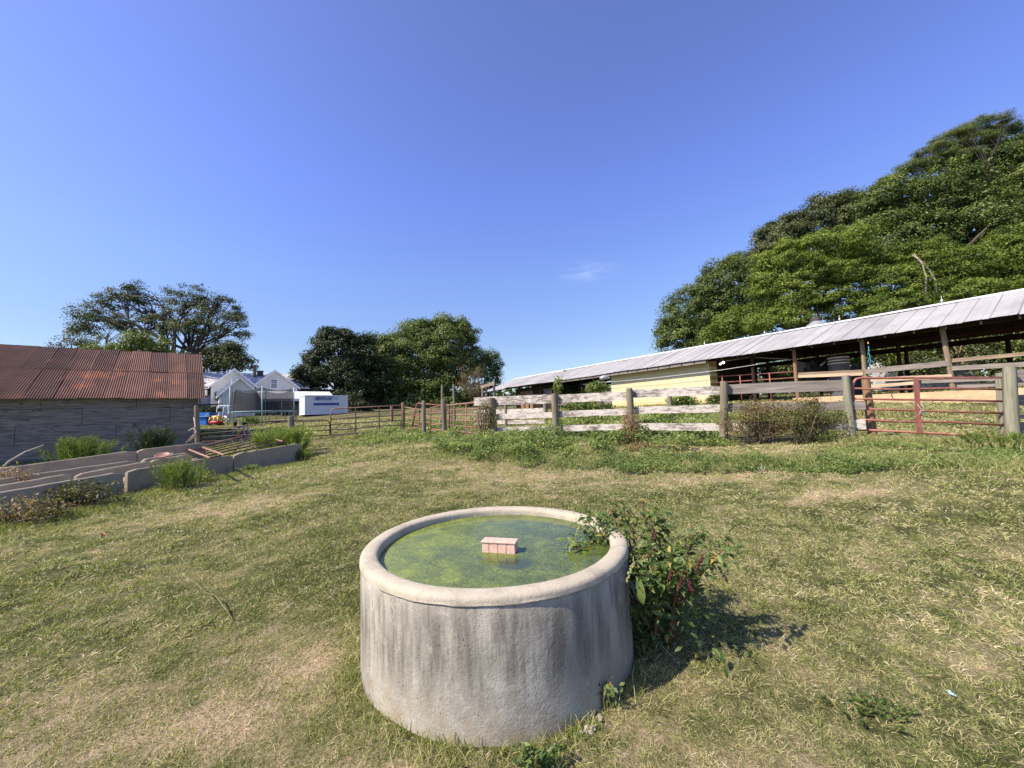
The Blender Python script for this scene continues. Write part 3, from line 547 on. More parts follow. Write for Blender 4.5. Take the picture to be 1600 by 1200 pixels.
# pink float
fp = pz(783, 868, .594); a0 = pz(752, 863, .594); a1 = pz(806, 866, .594); ux = a1-a0; Lf = np.linalg.norm(ux); ux /= Lf; uy = np.array([-ux[1], ux[0], 0]); uz = np.array([0, 0, 1.])
ft = thing('float_box', 'small pink ribbed plastic float box sitting in the green water of the round tank', 'float box', a0)
g_ = G(); Hf = .062; Df = .085; cz = a0+uz*.0
for i in range(4):
    x0 = Lf*i/4+.003; x1 = Lf*(i+1)/4-.003
    p = lambda x, y, z: a0+ux*x+uy*y+uz*z
    g_.poly([p(x0, 0, -.06), p(x1, 0, -.06), p(x1, Df, -.06), p(x0, Df, -.06), p(x0+.004, .004, Hf), p(x1-.004, .004, Hf), p(x1-.004, Df-.004, Hf), p(x0+.004, Df-.004, Hf)], [(3, 2, 1, 0), (4, 5, 6, 7), (0, 1, 5, 4), (1, 2, 6, 5), (2, 3, 7, 6), (3, 0, 4, 7)])
g_.box(a0+ux*Lf/2+uy*Df/2+uz*.008, (Lf-.008, Df-.012, .13), 0, np.array([ux, uy, uz])); bo = g_.out('float_body', M_FLOAT, ft)
g_ = G(); g_.box(a0+ux*Lf/2+uy*Df/2+uz*(Hf+.004), (Lf+.002, Df+.004, .012), 0, np.array([ux, uy, uz])); lo_ = g_.out('lid', M_FLOAT, ft)
for o in (bo, lo_):
    b_ = o.modifiers.new('bevel', 'BEVEL'); b_.width = .004; b_.segments = 2

# ================================================================== POKEWEED at the tank
def pk(x, y, Y): return at(x, y, Y)
pb = np.array([.90, 2.62, T(.90, 2.62)])
pw = thing('pokeweed', 'leafy pokeweed with dark red berry strings leaning over the right rim of the round tank', 'plant', pb)
tips = [(930, 800, 2.95), (965, 788, 2.9), (1000, 783, 2.85), (1040, 812, 2.8), (905, 822, 2.75), (893, 848, 2.6), (1010, 830, 2.6), (1060, 845, 2.6), (1100, 830, 2.5), (1140, 848, 2.4), (1120, 868, 2.35), (1075, 870, 2.3), (1045, 880, 2.3),
        (960, 850, 2.7), (950, 790, 2.85), (915, 812, 2.8), (980, 800, 2.8), (1085, 835, 2.5), (1030, 800, 2.75), (940, 835, 2.7), (985, 870, 2.45), (1000, 895, 2.3), (1030, 905, 2.35), (1060, 905, 2.45), (1090, 895, 2.5), (1020, 940, 2.35), (1050, 945, 2.5), (1000, 960, 2.4), (1030, 985, 2.5), (1060, 930, 2.6), (1012, 1000, 2.5), (945, 820, 2.75), (1020, 860, 2.5), (1040, 845, 2.7)]
LP = []; LN = []; LT = []; LS = []; LTn = []; g_ = G()
for (x, y, Y) in tips:
    tp = pk(x, y, Y); b = pb+rng.normal(size=3)*[.05, .05, 0]; mid = (b+tp)/2+np.array([-.02, 0, .13])+rng.normal(size=3)*.03
    pts = [b*(1-t_)**2+2*mid*t_*(1-t_)+tp*t_**2 for t_ in np.linspace(0, 1, 9)]
    g_.tube(pts, list(np.linspace(.011, .003, 9)), 6)
    for k in range(38):
        t_ = rng.uniform(.35, 1.0)**.6; p = b*(1-t_)**2+2*mid*t_*(1-t_)+tp*t_**2; d = rdir(1)[0]; d[2] = d[2]*.5-.05; L_ = rng.uniform(.035, .095)
        LP.append(p+d*(L_*.5+.015)+rng.normal(size=3)*.02); LTn.append(d); LN.append(np.array([0, 0, 1.])+rng.normal(size=3)*.45+d*.2); LS.append(L_); LT.append(np.clip(rng.normal()*.22+.5, 0, .88) if rng.random() > .05 else 1)
for k in range(170):     # lower dense foliage close to the stems
    c_ = pb+np.array([rng.normal()*.11+.08, rng.normal()*.16-.04, rng.uniform(.03, .5)]); d = rdir(1)[0]; d[2] -= .5
    if np.hypot(c_[0]-TANK[0], c_[1]-TANK[1]) < .93: continue
    L_ = rng.uniform(.05, .13); LP.append(c_); LTn.append(d); LN.append(rng.normal(size=3)*.6+[0, -.2, .7]); LS.append(L_*.7); LT.append(np.clip(rng.normal()*.2+.35, 0, 1))
for k in range(1500):    # flowery small bits towards the tips
    x, y, Y = tips[rng.integers(0, len(tips))]; LP.append(pk(x, y, Y)+rng.normal(size=3)*[.055, .055, .05]); LTn.append(rdir(1)[0]); LN.append(rdir(1)[0]+[0, 0, .5]); LS.append(rng.uniform(.012, .035)); LT.append(rng.uniform(.4, .95))
LP = np.array(LP); LN = np.array(LN); LS = np.array(LS); LT = np.array(LT); LTn = np.array(LTn)
def big_leaves(name, C, Nn, L, Wr, tint, mat, parent, tang):
    """pointed oval leaves, six faces, folded along the rib and drooping at the tip"""
    n = len(C); Nn = nrm(Nn); u = nrm(tang-Nn*(tang*Nn).sum(1)[:, None]); v_ = np.cross(Nn, u); L = L[:, None]; W = L*Wr
    R_ = []
    for (s_, w_, dz) in [(-.5, 0, 0), (-.2, .42, .02), (.1, .5, .03), (.33, .28, -.03), (.5, 0, -.14)]:
        cc = C+u*L*s_+Nn*L*dz; R_ += [cc] if w_ == 0 else [cc+v_*W*w_+Nn*W*.14, cc, cc-v_*W*w_+Nn*W*.14]
    V = np.stack(R_, 1).reshape(-1, 3); k = np.arange(n)[:, None]*11
    Fq = np.concatenate([k+[[0, 2, 1, 1]], k+[[0, 3, 2, 2]], k+[[1, 2, 5, 4]], k+[[2, 3, 6, 5]], k+[[4, 5, 8, 7]], k+[[5, 6, 9, 8]]]);
    tri = np.concatenate([k+[[0, 2, 1]], k+[[0, 3, 2]], k+[[1, 2, 5]], k+[[1, 5, 4]], k+[[2, 3, 6]], k+[[2, 6, 5]], k+[[4, 5, 8]], k+[[4, 8, 7]], k+[[5, 6, 9]], k+[[5, 9, 8]], k+[[7, 8, 10]], k+[[8, 9, 10]]]).astype(np.int32)
    return add(name, V, tri, mat, parent, None, True, np.repeat(np.clip(tint, 0, 1), 11))
big_leaves('leaves', LP, LN, LS, .36, LT, M_POKE, pw, LTn)
g_.out('stem', M_REDSTEM, pw, True)
M_BERRY = simple('dark_red_berries', (.085, .010, .018), .35, .3, 40, 0, .5); M_BLACKBERRY = simple('black_berries', (.012, .010, .016), .3, .2, 40, 0, .5); M_GREENBERRY = simple('green_berries', (.36, .38, .16), .6, .2, 40)
_ico = None
def ball(g_, c, r):
    t_ = (1+5**.5)/2; vs = [(-1, t_, 0), (1, t_, 0), (-1, -t_, 0), (1, -t_, 0), (0, -1, t_), (0, 1, t_), (0, -1, -t_), (0, 1, -t_), (t_, 0, -1), (t_, 0, 1), (-t_, 0, -1), (-t_, 0, 1)]
    fs = [(0, 11, 5), (0, 5, 1), (0, 1, 7), (0, 7, 10), (0, 10, 11), (1, 5, 9), (5, 11, 4), (11, 10, 2), (10, 7, 6), (7, 1, 8), (3, 9, 4), (3, 4, 2), (3, 2, 6), (3, 6, 8), (3, 8, 9), (4, 9, 5), (2, 4, 11), (6, 2, 10), (8, 6, 7), (9, 8, 1)]
    g_.poly([np.array(c)+np.array(v)*r/1.9 for v in vs], fs)
def raceme(x0, y0, x1, y1, Y, mat, r=.0042, wd=.009):
    g_ = G(); p0 = pk(x0, y0, Y); p1 = pk(x1, y1, Y-.03)
    for k in range(40):
        t_ = k/39; ball(g_, p0+(p1-p0)*t_+rdir(1)[0]*wd*(1-.4*t_), r*rng.uniform(.8, 1.2))
    g_.tube([p0+[0, 0, .03], p0, p1], .0016, 4); g_.out('berry_string', mat, pw, True)
for a_ in [(1098, 868, 1086, 898, 2.30, M_BERRY), (1122, 884, 1137, 910, 2.28, M_BLACKBERRY), (1020, 822, 1024, 842, 2.5, M_BERRY), (1050, 890, 1046, 905, 2.25, M_BERRY), (1066, 900, 1060, 922, 2.25, M_BERRY), (1075, 905, 1082, 925, 2.25, M_BERRY), (905, 825, 888, 866, 2.6, M_GREENBERRY), (990, 878, 978, 910, 2.25, M_GREENBERRY), (955, 862, 950, 880, 2.4, M_GREENBERRY)]: raceme(*a_)
# the broad pale hanging leaf
P0 = pk(1003, 905, 2.25); P1 = pk(1002, 948, 2.2); big_leaves('hanging_leaf', np.array([(P0+P1)/2]), np.array([[-.5, -.8, .1]]), np.array([np.linalg.norm(P1-P0)]), .34, np.array([.72]), M_POKE, pw, np.array([P1-P0]))

# ================================================================== TROUGHS (concrete feed bunks)
TD = (at(470, 693, 11.6)-at(200, 735, 7.4))[:2]; TD /= np.linalg.norm(TD); TN = np.array([-TD[1], TD[0]]); B0 = at(200, 735, 7.4)
def wall_top(o_, p0, p1, th=.075, zb=None, chip=(.05, .05)):
    """one bunk side wall; top edge seen from pixel p0 to p1 on the plane at offset o_"""
    base = off(B0, TN, o_); a = ppt(base, TD, *p0); b = ppt(base, TD, *p1); L = b-a; n = 14; V = []
    Fq = []
    for i in range(n+1):
        t_ = i/n; p = a+L*t_; e = min(t_, 1-t_)*np.linalg.norm(L); dz = -max(0, .10-e)*(chip[0] if t_ < .5 else chip[1])*14*max(0, .10-e)*5+random.uniform(-.004, .004); zg = T(p[0], p[1])-.12
        q = off(p, TN, th); q2 = off(p, TN, th+.02)
        V += [(p[0]-TN[0]*-.0, p[1], zg), (p[0], p[1], p[2]+dz-.012), (p[0]+TN[0]*.012, p[1]+TN[1]*.012, p[2]+dz), (q[0]-TN[0]*.012, q[1]-TN[1]*.012, p[2]+dz), (q[0], q[1], p[2]+dz-.012), (q2[0], q2[1], zg)]
    m_ = 6
    for i in range(n):
        for k in range(m_): Fq.append((i*m_+k, i*m_+(k+1) % m_, (i+1)*m_+(k+1) % m_, (i+1)*m_+k))
    Fq += [tuple(range(m_))[::-1], tuple(range(n*m_, n*m_+m_))]
    return V, Fq, a, b
def bunk(label, front, back, of, ob, zf=.42):
    Vf, Ff, a, b = wall_top(of, *front); Vb, Fb, a2, b2 = wall_top(ob, *back); org = np.array([a[0], a[1], T(a[0], a[1])])
    th = thing('feed_trough', label, 'trough', org, 'concrete feed troughs beside the shed')
    add('front_wall', Vf, Ff, M_BUNK, th); add('back_wall', Vb, Fb, M_BUNK, th)
    g_ = G(); A = off(a, TN, .09); B_ = off(b, TN, .09); A2 = off(a2, TN, -.003); B2 = off(b2, TN, -.003)
    for q in (A, B_, A2, B2): q[2] = min(a[2], a2[2])-.22
    g_.prism([A, B_, B2, A2], (0, 0, .05)); g_.out('floor', M_BUNK, th); return th
bunk('nearest concrete feed trough half hidden by brown brambles at the left edge', ((-90, 785), (193, 736.5)), ((-90, 775), (113, 739)), 0, .86)
bunk('concrete feed trough with a chipped corner and bright weeds growing against its front', ((200, 735), (364, 710.5)), ((120, 741), (236, 719.5)), 0, .86)
bunk('concrete feed trough at the far end of the front row under the rusty gate', ((366, 710), (470, 692)), ((237, 719.3), (300, 709)), 0, .86)
bunk('concrete feed trough at the left end of the back row by the shed', ((-90, 761), (217, 718)), ((-90, 744), (214, 703.3)), 1.30, 2.15)
bunk('concrete feed trough of the back row with a pale pan lying on it', ((224, 717.5), (297, 706.5)), ((216, 703), (322, 690.6)), 1.30, 2.15)
# rusty gate laid over the trough
p = lambda x, y, Y: at(x, y, Y)
zt = .82
lg = thing('fallen_gate', 'rusty red pipe gate lying flat across the far concrete trough', 'gate', pz(330, 700, zt), 'red pipe gates and panels')
A = pz(294, 702, zt); B_ = pz(328, 715.5, zt); C1 = pz(398, 677, zt+.1); D1 = pz(442, 690, zt+.1)
g_ = G(); g_.tube([B_, A, A+(C1-A)*.5, C1, D1], .024, 8); g_.out('frame', M_PINKPIPE, lg, True)
for k in (.2, .36, .52, .68, .84, 1.0):
    g_ = G(); g_.tube([A+(B_-A)*k, (A+(B_-A)*k+C1+(D1-C1)*k)/2-[0, 0, .01], C1+(D1-C1)*k], .017, 7); g_.out('bar', M_DARKPIPE, lg, True)
g_ = G(); a_ = pz(317, 699, zt+.03); b_ = pz(350, 711, zt+.03); g_.tube([a_, b_], .024, 8); g_.out('brace', M_PINKPIPE, lg, True)
g_ = G(); a_ = pz(376, 689, zt+.03); b_ = pz(396, 699, zt+.03); g_.tube([a_, b_], .02, 8); g_.out('brace', M_DARKPIPE, lg, True)
# second dark gate leaning behind, low rails
# pale red pan
pc = pz(254, 713, .80); pan = thing('feed_pan', 'round pale red feed pan tilted on the trough wall', 'pan', pc)
V = []; Fq = []; nrm_ = np.array([.15, -.35, 1.]); nrm_ /= np.linalg.norm(nrm_); ua = np.cross(nrm_, [0, 0, 1.]); ua /= np.linalg.norm(ua); ub = np.cross(nrm_, ua); prof = [(.02, .0), (.085, 0), (.11, .035), (.118, .04), (.108, .035), (.082, .012), (.02, .012)]
for r, z in prof:
    for k in range(28): q = 2*math.pi*k/28; V.append(pc+ua*r*1.15*math.cos(q)+ub*r*1.15*math.sin(q)+nrm_*z)
Fq = [(i*28+k, i*28+(k+1) % 28, (i+1)*28+(k+1) % 28, (i+1)*28+k) for i in range(6) for k in range(28)]+[tuple(range(28))[::-1], tuple(range(6*28, 7*28))]
add('bowl', V, Fq, M_PINKPIPE, pan, None, True)
g_ = G(); g_.tube([pc-ua*.145+nrm_*.045, pc-ua*.19+nrm_*.06, pc-ua*.2+nrm_*.02], .012, 6); g_.out('handle', M_GALVBIT, pan, True)
g_ = G(); a_ = at(5, 729, 9.6); g_.tube([a_, at(14, 721, 9.7), at(40, 706, 10), at(68, 696, 10.4)], .022, 6); meta(g_.out('pale_pole', M_PALEBARK, None, True), 'pale bent pole leaning up behind the troughs at the left edge', 'pole')

# ================================================================== SHED
SC = at(308, 692, 16.5); SC[2] = T(SC[0], SC[1]); E1u = E1/np.linalg.norm(E1); E2u = np.array([-E1u[1], E1u[0]])
sh = thing('shed', 'low grey plywood shed with a rusty red corrugated roof at the left edge', 'shed', SC)
FS = Matrix(((E1u[0], E2u[0], 0, SC[0]), (E1u[1], E2u[1], 0, SC[1]), (0, 0, 1, 0), (0, 0, 0, 1)))     # local: x along wall (negative = left), y into, z world
WL = 12.0; ez = 2.68; SD = 9.6
g_ = G(); rows = [(.42, .98), (.99, 1.60), (1.61, 2.22), (2.23, 2.70)]
def panel(x0, x1, z0, z1, y=0.0):
    nx_ = 6; t_ = random.random(); V = []; dy = random.uniform(-.012, .012)
    for i in range(nx_+1):
        for j in (0, 1):
            for d_ in (0, 1): V.append((x0+(x1-x0)*i/nx_, y+dy+d_*.018, (z0 if j == 0 else z1)+random.uniform(-.006, .006)))
    Fq = []
    for i in range(nx_):
        a_ = i*4; b_ = a_+4; Fq += [(a_, b_, b_+2, a_+2), (a_+1, a_+3, b_+3, b_+1), (a_+2, b_+2, b_+3, a_+3), (a_, a_+1, b_+1, b_)]
    Fq += [(0, 2, 3, 1), (nx_*4, nx_*4+1, nx_*4+3, nx_*4+2)]; g_.poly(V, Fq, t_)
for j, (z0, z1) in enumerate(rows):
    x = 0.0; first = [1.3, 2.44, .9, 1.9][j]
    while x > -WL:
        x2 = max(-WL, x-(first if x == 0 else 2.43)); panel(x2+.006, x-.006, z0, z1); x = x2
x = 0
while x > -WL: x2 = x-random.choice([1.2, 2.0, 2.4]); panel(x2+.02, x-.02, .0, random.choice([.40, .36, .41]), .03); x = x2
add('wall', g_.v, g_.f, M_PLY, sh, FS, False, g_.t)
g_ = G(); g_.box((-WL/2, .06, 1.3), (WL, .04, 2.7)); g_.box((-.03, SD/2, 1.5), (.05, SD-.2, 2.6)); add('frame_backing', g_.v, g_.f, M_BARNWOOD, sh, FS)
g_ = G(); g_.prism([(-.06, 0, ez), (-.06, SD, ez), (-.06, SD/2, ez+2.35)], (.05, 0, 0)); add('gable', g_.v, g_.f, M_PLY, sh, FS, False, [.3]*len(g_.v))
# corrugated roof: two rows of sheets on each slope
g_ = G(); slope = 2.5/5.0; ca = 1/math.hypot(1, slope); RL = 5.15/ca
def sheet(x0, wd, s0, s1, side=1, lift=0.0, jit=0):
    nc = int(wd/.0665*5); t_ = random.random(); V = []; sk = random.uniform(-.012, .012); e = random.uniform(-.05, .05)
    for si, s_ in enumerate(np.linspace(s0+(e if s0 <= 0 else 0), s1, 6)):
        for i in range(nc+1):
            x = x0+wd*i/nc; cz_ = .017*math.sin(2*math.pi*x/.0665); dent = .012*math.sin(x*1.7+s_*.9+t_*6)+(.02*math.sin(x*5+t_*9) if (s0 <= 0 and si == 0) else 0)
            y = -.32+s_*ca; z = ez-.10+s_*slope*ca-.05*math.sin(min(1, max(0, (x+11)/11))*math.pi)*s_/RL
            if side < 0: y = SD+.32-s_*ca
            V.append((x+sk*s_, y, z+cz_+dent*.5+lift))
    n1 = nc+1; Fq = [(j*n1+i, j*n1+i+1, (j+1)*n1+i+1, (j+1)*n1+i) for j in range(5) for i in range(nc)]
    g_.poly(V, Fq, t_)
x = .22; k = 0
while x > -WL-.5:
    sheet(x-.66, .67, 0, 3.05, 1, .012*(k % 2)); sheet(x-.66, .67, 2.95, RL, 1, .022+.012*(k % 2)); sheet(x-.66, .67, 0, RL, -1, .012*(k % 2)); x -= .61; k += 1
ro = add('roof', g_.v, g_.f, M_RUSTROOF, sh, FS, True, g_.t)
g_ = G(); a_ = [(.10, -.27, ez-.16), (.30, SD/2, ez+2.36), (.30, SD+.27, ez-.16), (.30, SD/2, ez+2.26)]
g_.prism([(.04, -.25, ez-.22), (.04, SD/2, ez+2.30), (.04, SD/2, ez+2.16), (.04, -.25, ez-.34)], (.03, 0, 0)); g_.prism([(.04, SD+.25, ez-.22), (.04, SD/2, ez+2.30), (.04, SD/2, ez+2.16), (.04, SD+.25, ez-.34)], (.03, 0, 0))
for s_ in np.linspace(.4, 4.6, 7): g_.box((-WL/2+.1, s_, ez-.17+s_*slope), (WL+.5, .09, .05))
add('rafter', g_.v, g_.f, M_BARNWOOD, sh, FS)
# corner post and broken sticks
cp0 = at(308.5, 692, 15.9); cp0[2] = T(cp0[0], cp0[1])-.1; post('corner_post', cp0, at(307.5, 634, 15.9), .085, M_POST); meta(bpy.data.objects['corner_post'], 'grey wooden post standing at the right corner of the plywood shed', 'post')
g_ = G()
for (a_, b_) in [((303, 652), (309, 690)), ((295, 673), (306, 667)), ((291, 692), (307, 675)), ((303, 668), (309, 690)), ((296, 690), (305, 680))]: g_.tube([at(*a_, 15.5), at(*b_, 15.3)], .025, 5)
meta(g_.out('branch_pile', M_PALEBARK, None, True), 'grey sticks propped against the post at the shed corner', 'sticks')
g_ = G(); a_ = at(308, 633, 15.9); b_ = at(347, 631.5, 19); g_.tube([a_, (a_+b_)/2, b_], .035, 6); meta(g_.out('top_rail', M_BARNWOOD, None, True), 'dark wooden pole running from the corner post behind the shed', 'pole')

# ================================================================== generic pipe gate / panel
def gate(name, label, cat, Pbl, Pbr, Ptl, Ptr, nbar, verts, mat, group=None, round_l=False, round_r=False, r=.024, br=.02, frame_sides=(1, 1)):
    Pbl, Pbr, Ptl, Ptr = [np.array(q, float) for q in (Pbl, Pbr, Ptl, Ptr)]; th = thing(name, label, cat, Pbl, group)
    W_ = lambda u, v: (Pbl*(1-u)+Pbr*u)*(1-v)+(Ptl*(1-u)+Ptr*u)*v
    g_ = G(); pts = [W_(0, 0)]
    if round_l: pts += [W_(0, .82), W_(.012, .93), W_(.03, .985), W_(.055, 1)]
    else: pts += [W_(0, 1)]
    if round_r: pts += [W_(.945, 1), W_(.97, .985), W_(.988, .93), W_(1, .82)]
    else: pts += [W_(1, 1)]
    pts += [W_(1, 0), W_(0, 0)]; g_.tube(pts, r, 8); g_.out('frame', mat, th, True)
    for k in range(1, nbar-1):
        v_ = k/(nbar-1); g_ = G(); j = rng.normal()*.006; g_.tube([W_(0, v_), W_(.3, v_+j), W_(.65, v_-j), W_(1, v_)], br, 7); g_.out('bar', mat, th, True)
    for (u, wd) in verts:
        g_ = G(); ax = W_(1, .5)-W_(0, .5); ax[2] = 0; ax /= np.linalg.norm(ax); ay = np.array([-ax[1], ax[0], 0]); up = W_(u, 1)-W_(u, 0); hh = np.linalg.norm(up); g_.box(W_(u, .5)-ay*.03, (wd, .012, hh), 0, np.array([ax, ay, up/hh])); g_.out('brace', mat, th)
    return th
GRP = 'red pipe gates and panels'
# right gate with posts
fA = at(770, 684, 11); fB = at(1330, 688, 7.7); FD = (fB-fA)[:2]; FD /= np.linalg.norm(FD); FN = np.array([-FD[1], FD[0]]);  FN = FN if FN[1] > 0 else -FN
gP = at(1352, 675, 7.75); GD = (at(1570, 685, 7.25)-gP)[:2]; GD /= np.linalg.norm(GD)
q = lambda x, y: ppt(gP, GD, x, y)
gate('pipe_gate', 'faded red six bar pipe gate hung between two thick posts at the right', 'gate', q(1337, 671), q(1571, 683), q(1331, 591), q(1567, 590), 6, [(.435, .085)], M_REDPIPE, GRP, True, False)
gg = bpy.data.objects['pipe_gate']
g_ = G(); c_ = q(1437, 645); 
for pts in ([(1431, 632), (1437, 640), (1434, 645), (1440, 647), (1449, 652)], [(1436, 630), (1441, 637), (1439, 646), (1450, 645)], [(1433, 648), (1436, 642), (1444, 641)]): g_.tube([off(q(*z_), FN, -.06) for z_ in pts], .0032, 5)
meta(g_.out('tied_rope', M_ROPE, None, True), 'white rope knotted round the middle brace of the red gate', 'rope')
def fpost(name, label, px_b, px_t, Y, r, mat, group=None, parent=None):
    b = at(*px_b, Y); t_ = at(*px_t, Y); b[2] = min(b[2], T(b[0], b[1]))-.15; o = post(name, b, t_, r, mat, parent); 
    if label: meta(o, label, 'post', group)
    return o
fpost('gate_post', 'thick green tinged round post at the right end of the red gate', (1583, 694), (1577, 573), 7.1, .095, M_GREENPOST)
fpost('hinge_post', 'green tinged round post between the board fence and the red gate', (1331, 690), (1322, 587), 7.75, .072, M_GREENPOST)
fpost('slam_post', 'brown square sided post just behind the left end of the red gate', (1365, 688), (1352, 588), 7.95, .078, M_BROWNPOST)
fpost('inner_post', 'old pale post close behind the thick right gate post', (1571, 690), (1563, 583), 7.6, .07, M_GREENPOST)
# ---- board fence
fe = thing('board_fence', 'long fence of peeling white boards on round posts across the middle of the field', 'fence', fA)
fq = lambda x, y, o_=0: ppt(off(fA, FN, o_), FD, x, y)
for (xb, yb, xt, yt, r) in [(773, 687, 767.5, 622, .098), (868.5, 684, 866.5, 615, .088), (988, 692, 983, 607, .088), (1130, 692, 1131, 596, .082)]:
    b = fq(xb, yb); t_ = fq(xt, yt); b[2] = T(b[0], b[1])-.15; post('post', b, t_, r, M_POST, fe)
RAILS = [(741, 621.5, 634, 868, 615.6, 630.5), (741, 648, 656, 868, 643.5, 652.5), (776, 667.5, 675.5, 868, 666, 674.5),
         (866, 617, 629, 985, 611.5, 625.5), (866, 642.5, 652.5, 985, 638, 648), (866, 665.6, 673.5, 985, 661, 672.3),
         (983, 608.3, 622, 1130, 603.6, 616), (983, 636.5, 647, 1130, 631.5, 644), (983, 661, 672.5, 1130, 661.5, 673),
         (1131, 602, 615.5, 1326, 592, 611), (1131, 631, 644, 1352, 626.5, 640), (1131, 659, 673, 1352, 655.5, 671)]
for (x0, t0, b0_, x1, t1, b1) in RAILS:
    o_ = .11+random.uniform(-.004, .004); a_ = (fq(x0, t0, o_)+fq(x0, b0_, o_))/2; c_ = (fq(x1, t1, o_)+fq(x1, b1, o_))/2; h_ = (abs(fq(x0, t0, o_)[2]-fq(x0, b0_, o_)[2])+abs(fq(x1, t1, o_)[2]-fq(x1, b1, o_)[2]))/2
    board('rail', a_, c_, h_, .035, M_RAIL if x0 < 1131 or t0 > 640 else M_RAILGREY, fe, .006)
# boards going on beyond the thick gate post
rf = thing('right_fence', 'grey board fence continuing past the thick gate post at the right edge', 'fence', at(1600, 690, 7.05))
for (t0, b0_) in [(578, 598), (617, 634), (648, 654), (660, 675)]:
    a_ = (at(1585, t0, 7.2)+at(1585, b0_, 7.2))/2; c_ = (at(1800, t0-12, 6.6)+at(1800, b0_-6, 6.6))/2; board('rail', a_, c_, at(1585, t0, 7.2)[2]-at(1585, b0_, 7.2)[2], .035, M_RAILGREY, rf)
b = at(1810, 700, 6.55); b[2] = T(b[0], b[1])-.1; post('post', b, (b[0], b[1], b[2]+1.6), .1, M_POST, rf)
# ---- second fence behind
f2 = thing('rear_fence', 'lower pale board fence with square posts behind the front fence', 'fence', at(853, 664, 16))
sA = at(853, 664, 16); s2 = at(1047, 657, 13.5); SD2 = (s2-sA)[:2]; SD2 /= np.linalg.norm(SD2); sq = lambda x, y: ppt(sA, SD2, x, y)
for (xb, yb, xt, yt, r) in [(853, 666, 851, 616, .09), (940, 661, 939.5, 621, .085), (1048, 657, 1046, 612, .08), (791, 668, 790, 620, .07)]:
    b = sq(xb, yb); b[2] = T(b[0], b[1])-.1; post('post', b, sq(xt, yt), r, M_POST, f2)
for (x0, t0, b0_, x1, t1, b1) in [(741, 641, 648, 849, 638, 644.5), (741, 657.5, 663, 850, 656, 661.5), (938, 657.5, 662.5, 1110, 652, 658.5)]:
    a_ = (sq(x0, t0)+sq(x0, b0_))/2; c_ = (sq(x1, t1)+sq(x1, b1))/2; board('rail', a_, c_, sq(x0, t0)[2]-sq(x0, b0_)[2], .03, M_RAIL, f2)

# ================================================================== CORRAL posts and panels on the left of the fence
fpost('corral_post', 'round grey post right of the leaning red panels, tallest of the near corral posts', (695, 688), (692.5, 624), 13.8, .085, M_POST, 'round posts of the corral')
fpost('corral_post', 'round grey post standing alone in green weeds between the red panels', (662, 682), (662.5, 626), 15.6, .085, M_POST, 'round posts of the corral')
fpost('corral_post', 'brown weathered post at the right end of the long red gate', (630, 674), (630, 629), 18, .085, M_BROWNPOST, 'round posts of the corral')
fpost('tall_pole', 'tall thin pole rising behind the near corral post', (691, 662), (691, 602), 19, .055, M_POST, 'tall thin poles of the corral')
fpost('tall_pole', 'tall thin pole behind the red gate, right of the other', (711, 660), (708.5, 600), 20, .055, M_POST, 'tall thin poles of the corral')
fpost('short_post', 'short pale post seen behind the long red gate', (612, 662), (612, 633), 24, .09, M_BROWNPOST)
fpost('stub_post', 'short post with flat top left of the long red gate in tall weeds', (455, 690), (455, 650), 13.5, .10, M_POST)
gt = thing('loading_frame', 'grey wooden frame of posts with a slanted top board beside the far barn end', 'frame', at(762, 655, 21))
for (xb, xt, yt) in [(755, 754, 604), (760, 760, 607), (773, 772, 594)]:
    b = at(xb, 655, 21); b[2] = T(b[0], b[1])-.1; post('post', b, at(xt, yt, 21), .06, M_RAILGREY, gt)
board('crossboard', at(751, 605, 20.85), at(772, 599, 20.85), .16, .04, M_PALEBOARD, gt)
def pg(name, label, bl, br_, tl, tr_, Yl, Yr, nb, verts, mat, rl=False, rr_=False, r=.024, br=.019):
    a_ = at(*bl, Yl); d_ = (at(*br_, Yr)-a_)[:2]; d_ /= np.linalg.norm(d_); z_ = lambda p_: ppt(a_, d_, *p_)
    return gate(name, label, 'gate', z_(bl), z_(br_), z_(tl), z_(tr_), nb, verts, mat, GRP, rl, rr_, r, br)
pg('pipe_gate', 'long faded red pipe gate with a rounded corner in front of the white container', (516.5, 680), (629, 672), (516.5, 639), (628, 633), 16.5, 18, 6, [(.33, .05), (.66, .05)], M_PINKPIPE, True, False, .03, .022)
g_ = G(); g_.tube([at(528, 681, 16.5), at(528, 688, 16.5)], .02, 6)
meta(g_.out('gate_stake', M_RUSTPIPE, None, True), 'short rusty stake under the left end of the long red gate', 'stake')
pg('pipe_gate', 'dark rusty gate left of the long red gate, behind bright tall weeds', (440, 690), (515, 688), (440, 660), (515, 657), 15.2, 16.4, 5, [(.44, .03)], M_DARKPIPE, False, True, .022, .018)
pg('pipe_gate', 'dark low gate of thin bars between the shed corner and the tall weeds', (313, 690), (440, 684), (313, 671), (440, 660), 15.4, 15.2, 4, [], M_DARKPIPE, False, False, .017, .013)
pg('leaning_gate', 'red panel with a curved top leaning behind the lone corral post', (645, 668), (689, 672), (651, 630), (691, 633), 17, 16, 5, [], M_REDPIPE, True, False)
pg('leaning_gate', 'narrow dark red leaning panel left of the lone corral post', (644, 666), (655, 664), (651, 632), (656, 633), 16.6, 16.9, 2, [], M_RUSTPIPE, True, False)
pg('leaning_gate', 'faded red panel sagging between the brown post and the lone post', (632, 668), (662, 674), (632, 636), (662, 641), 18, 17, 5, [(.5, .03)], M_PINKPIPE)
pg('leaning_gate', 'bright red panel end standing against the near corral post', (673, 682), (692, 681), (673, 637), (692, 633), 15, 14.3, 6, [], M_PINKPIPE)
pg('pipe_gate', 'faded red gate running from the near corral post up to the vine covered fence post', (702, 672), (764, 680), (702, 633), (766, 626), 14.6, 11.3, 6, [(.5, .07)], M_PINKPIPE, False, False, .026, .02)
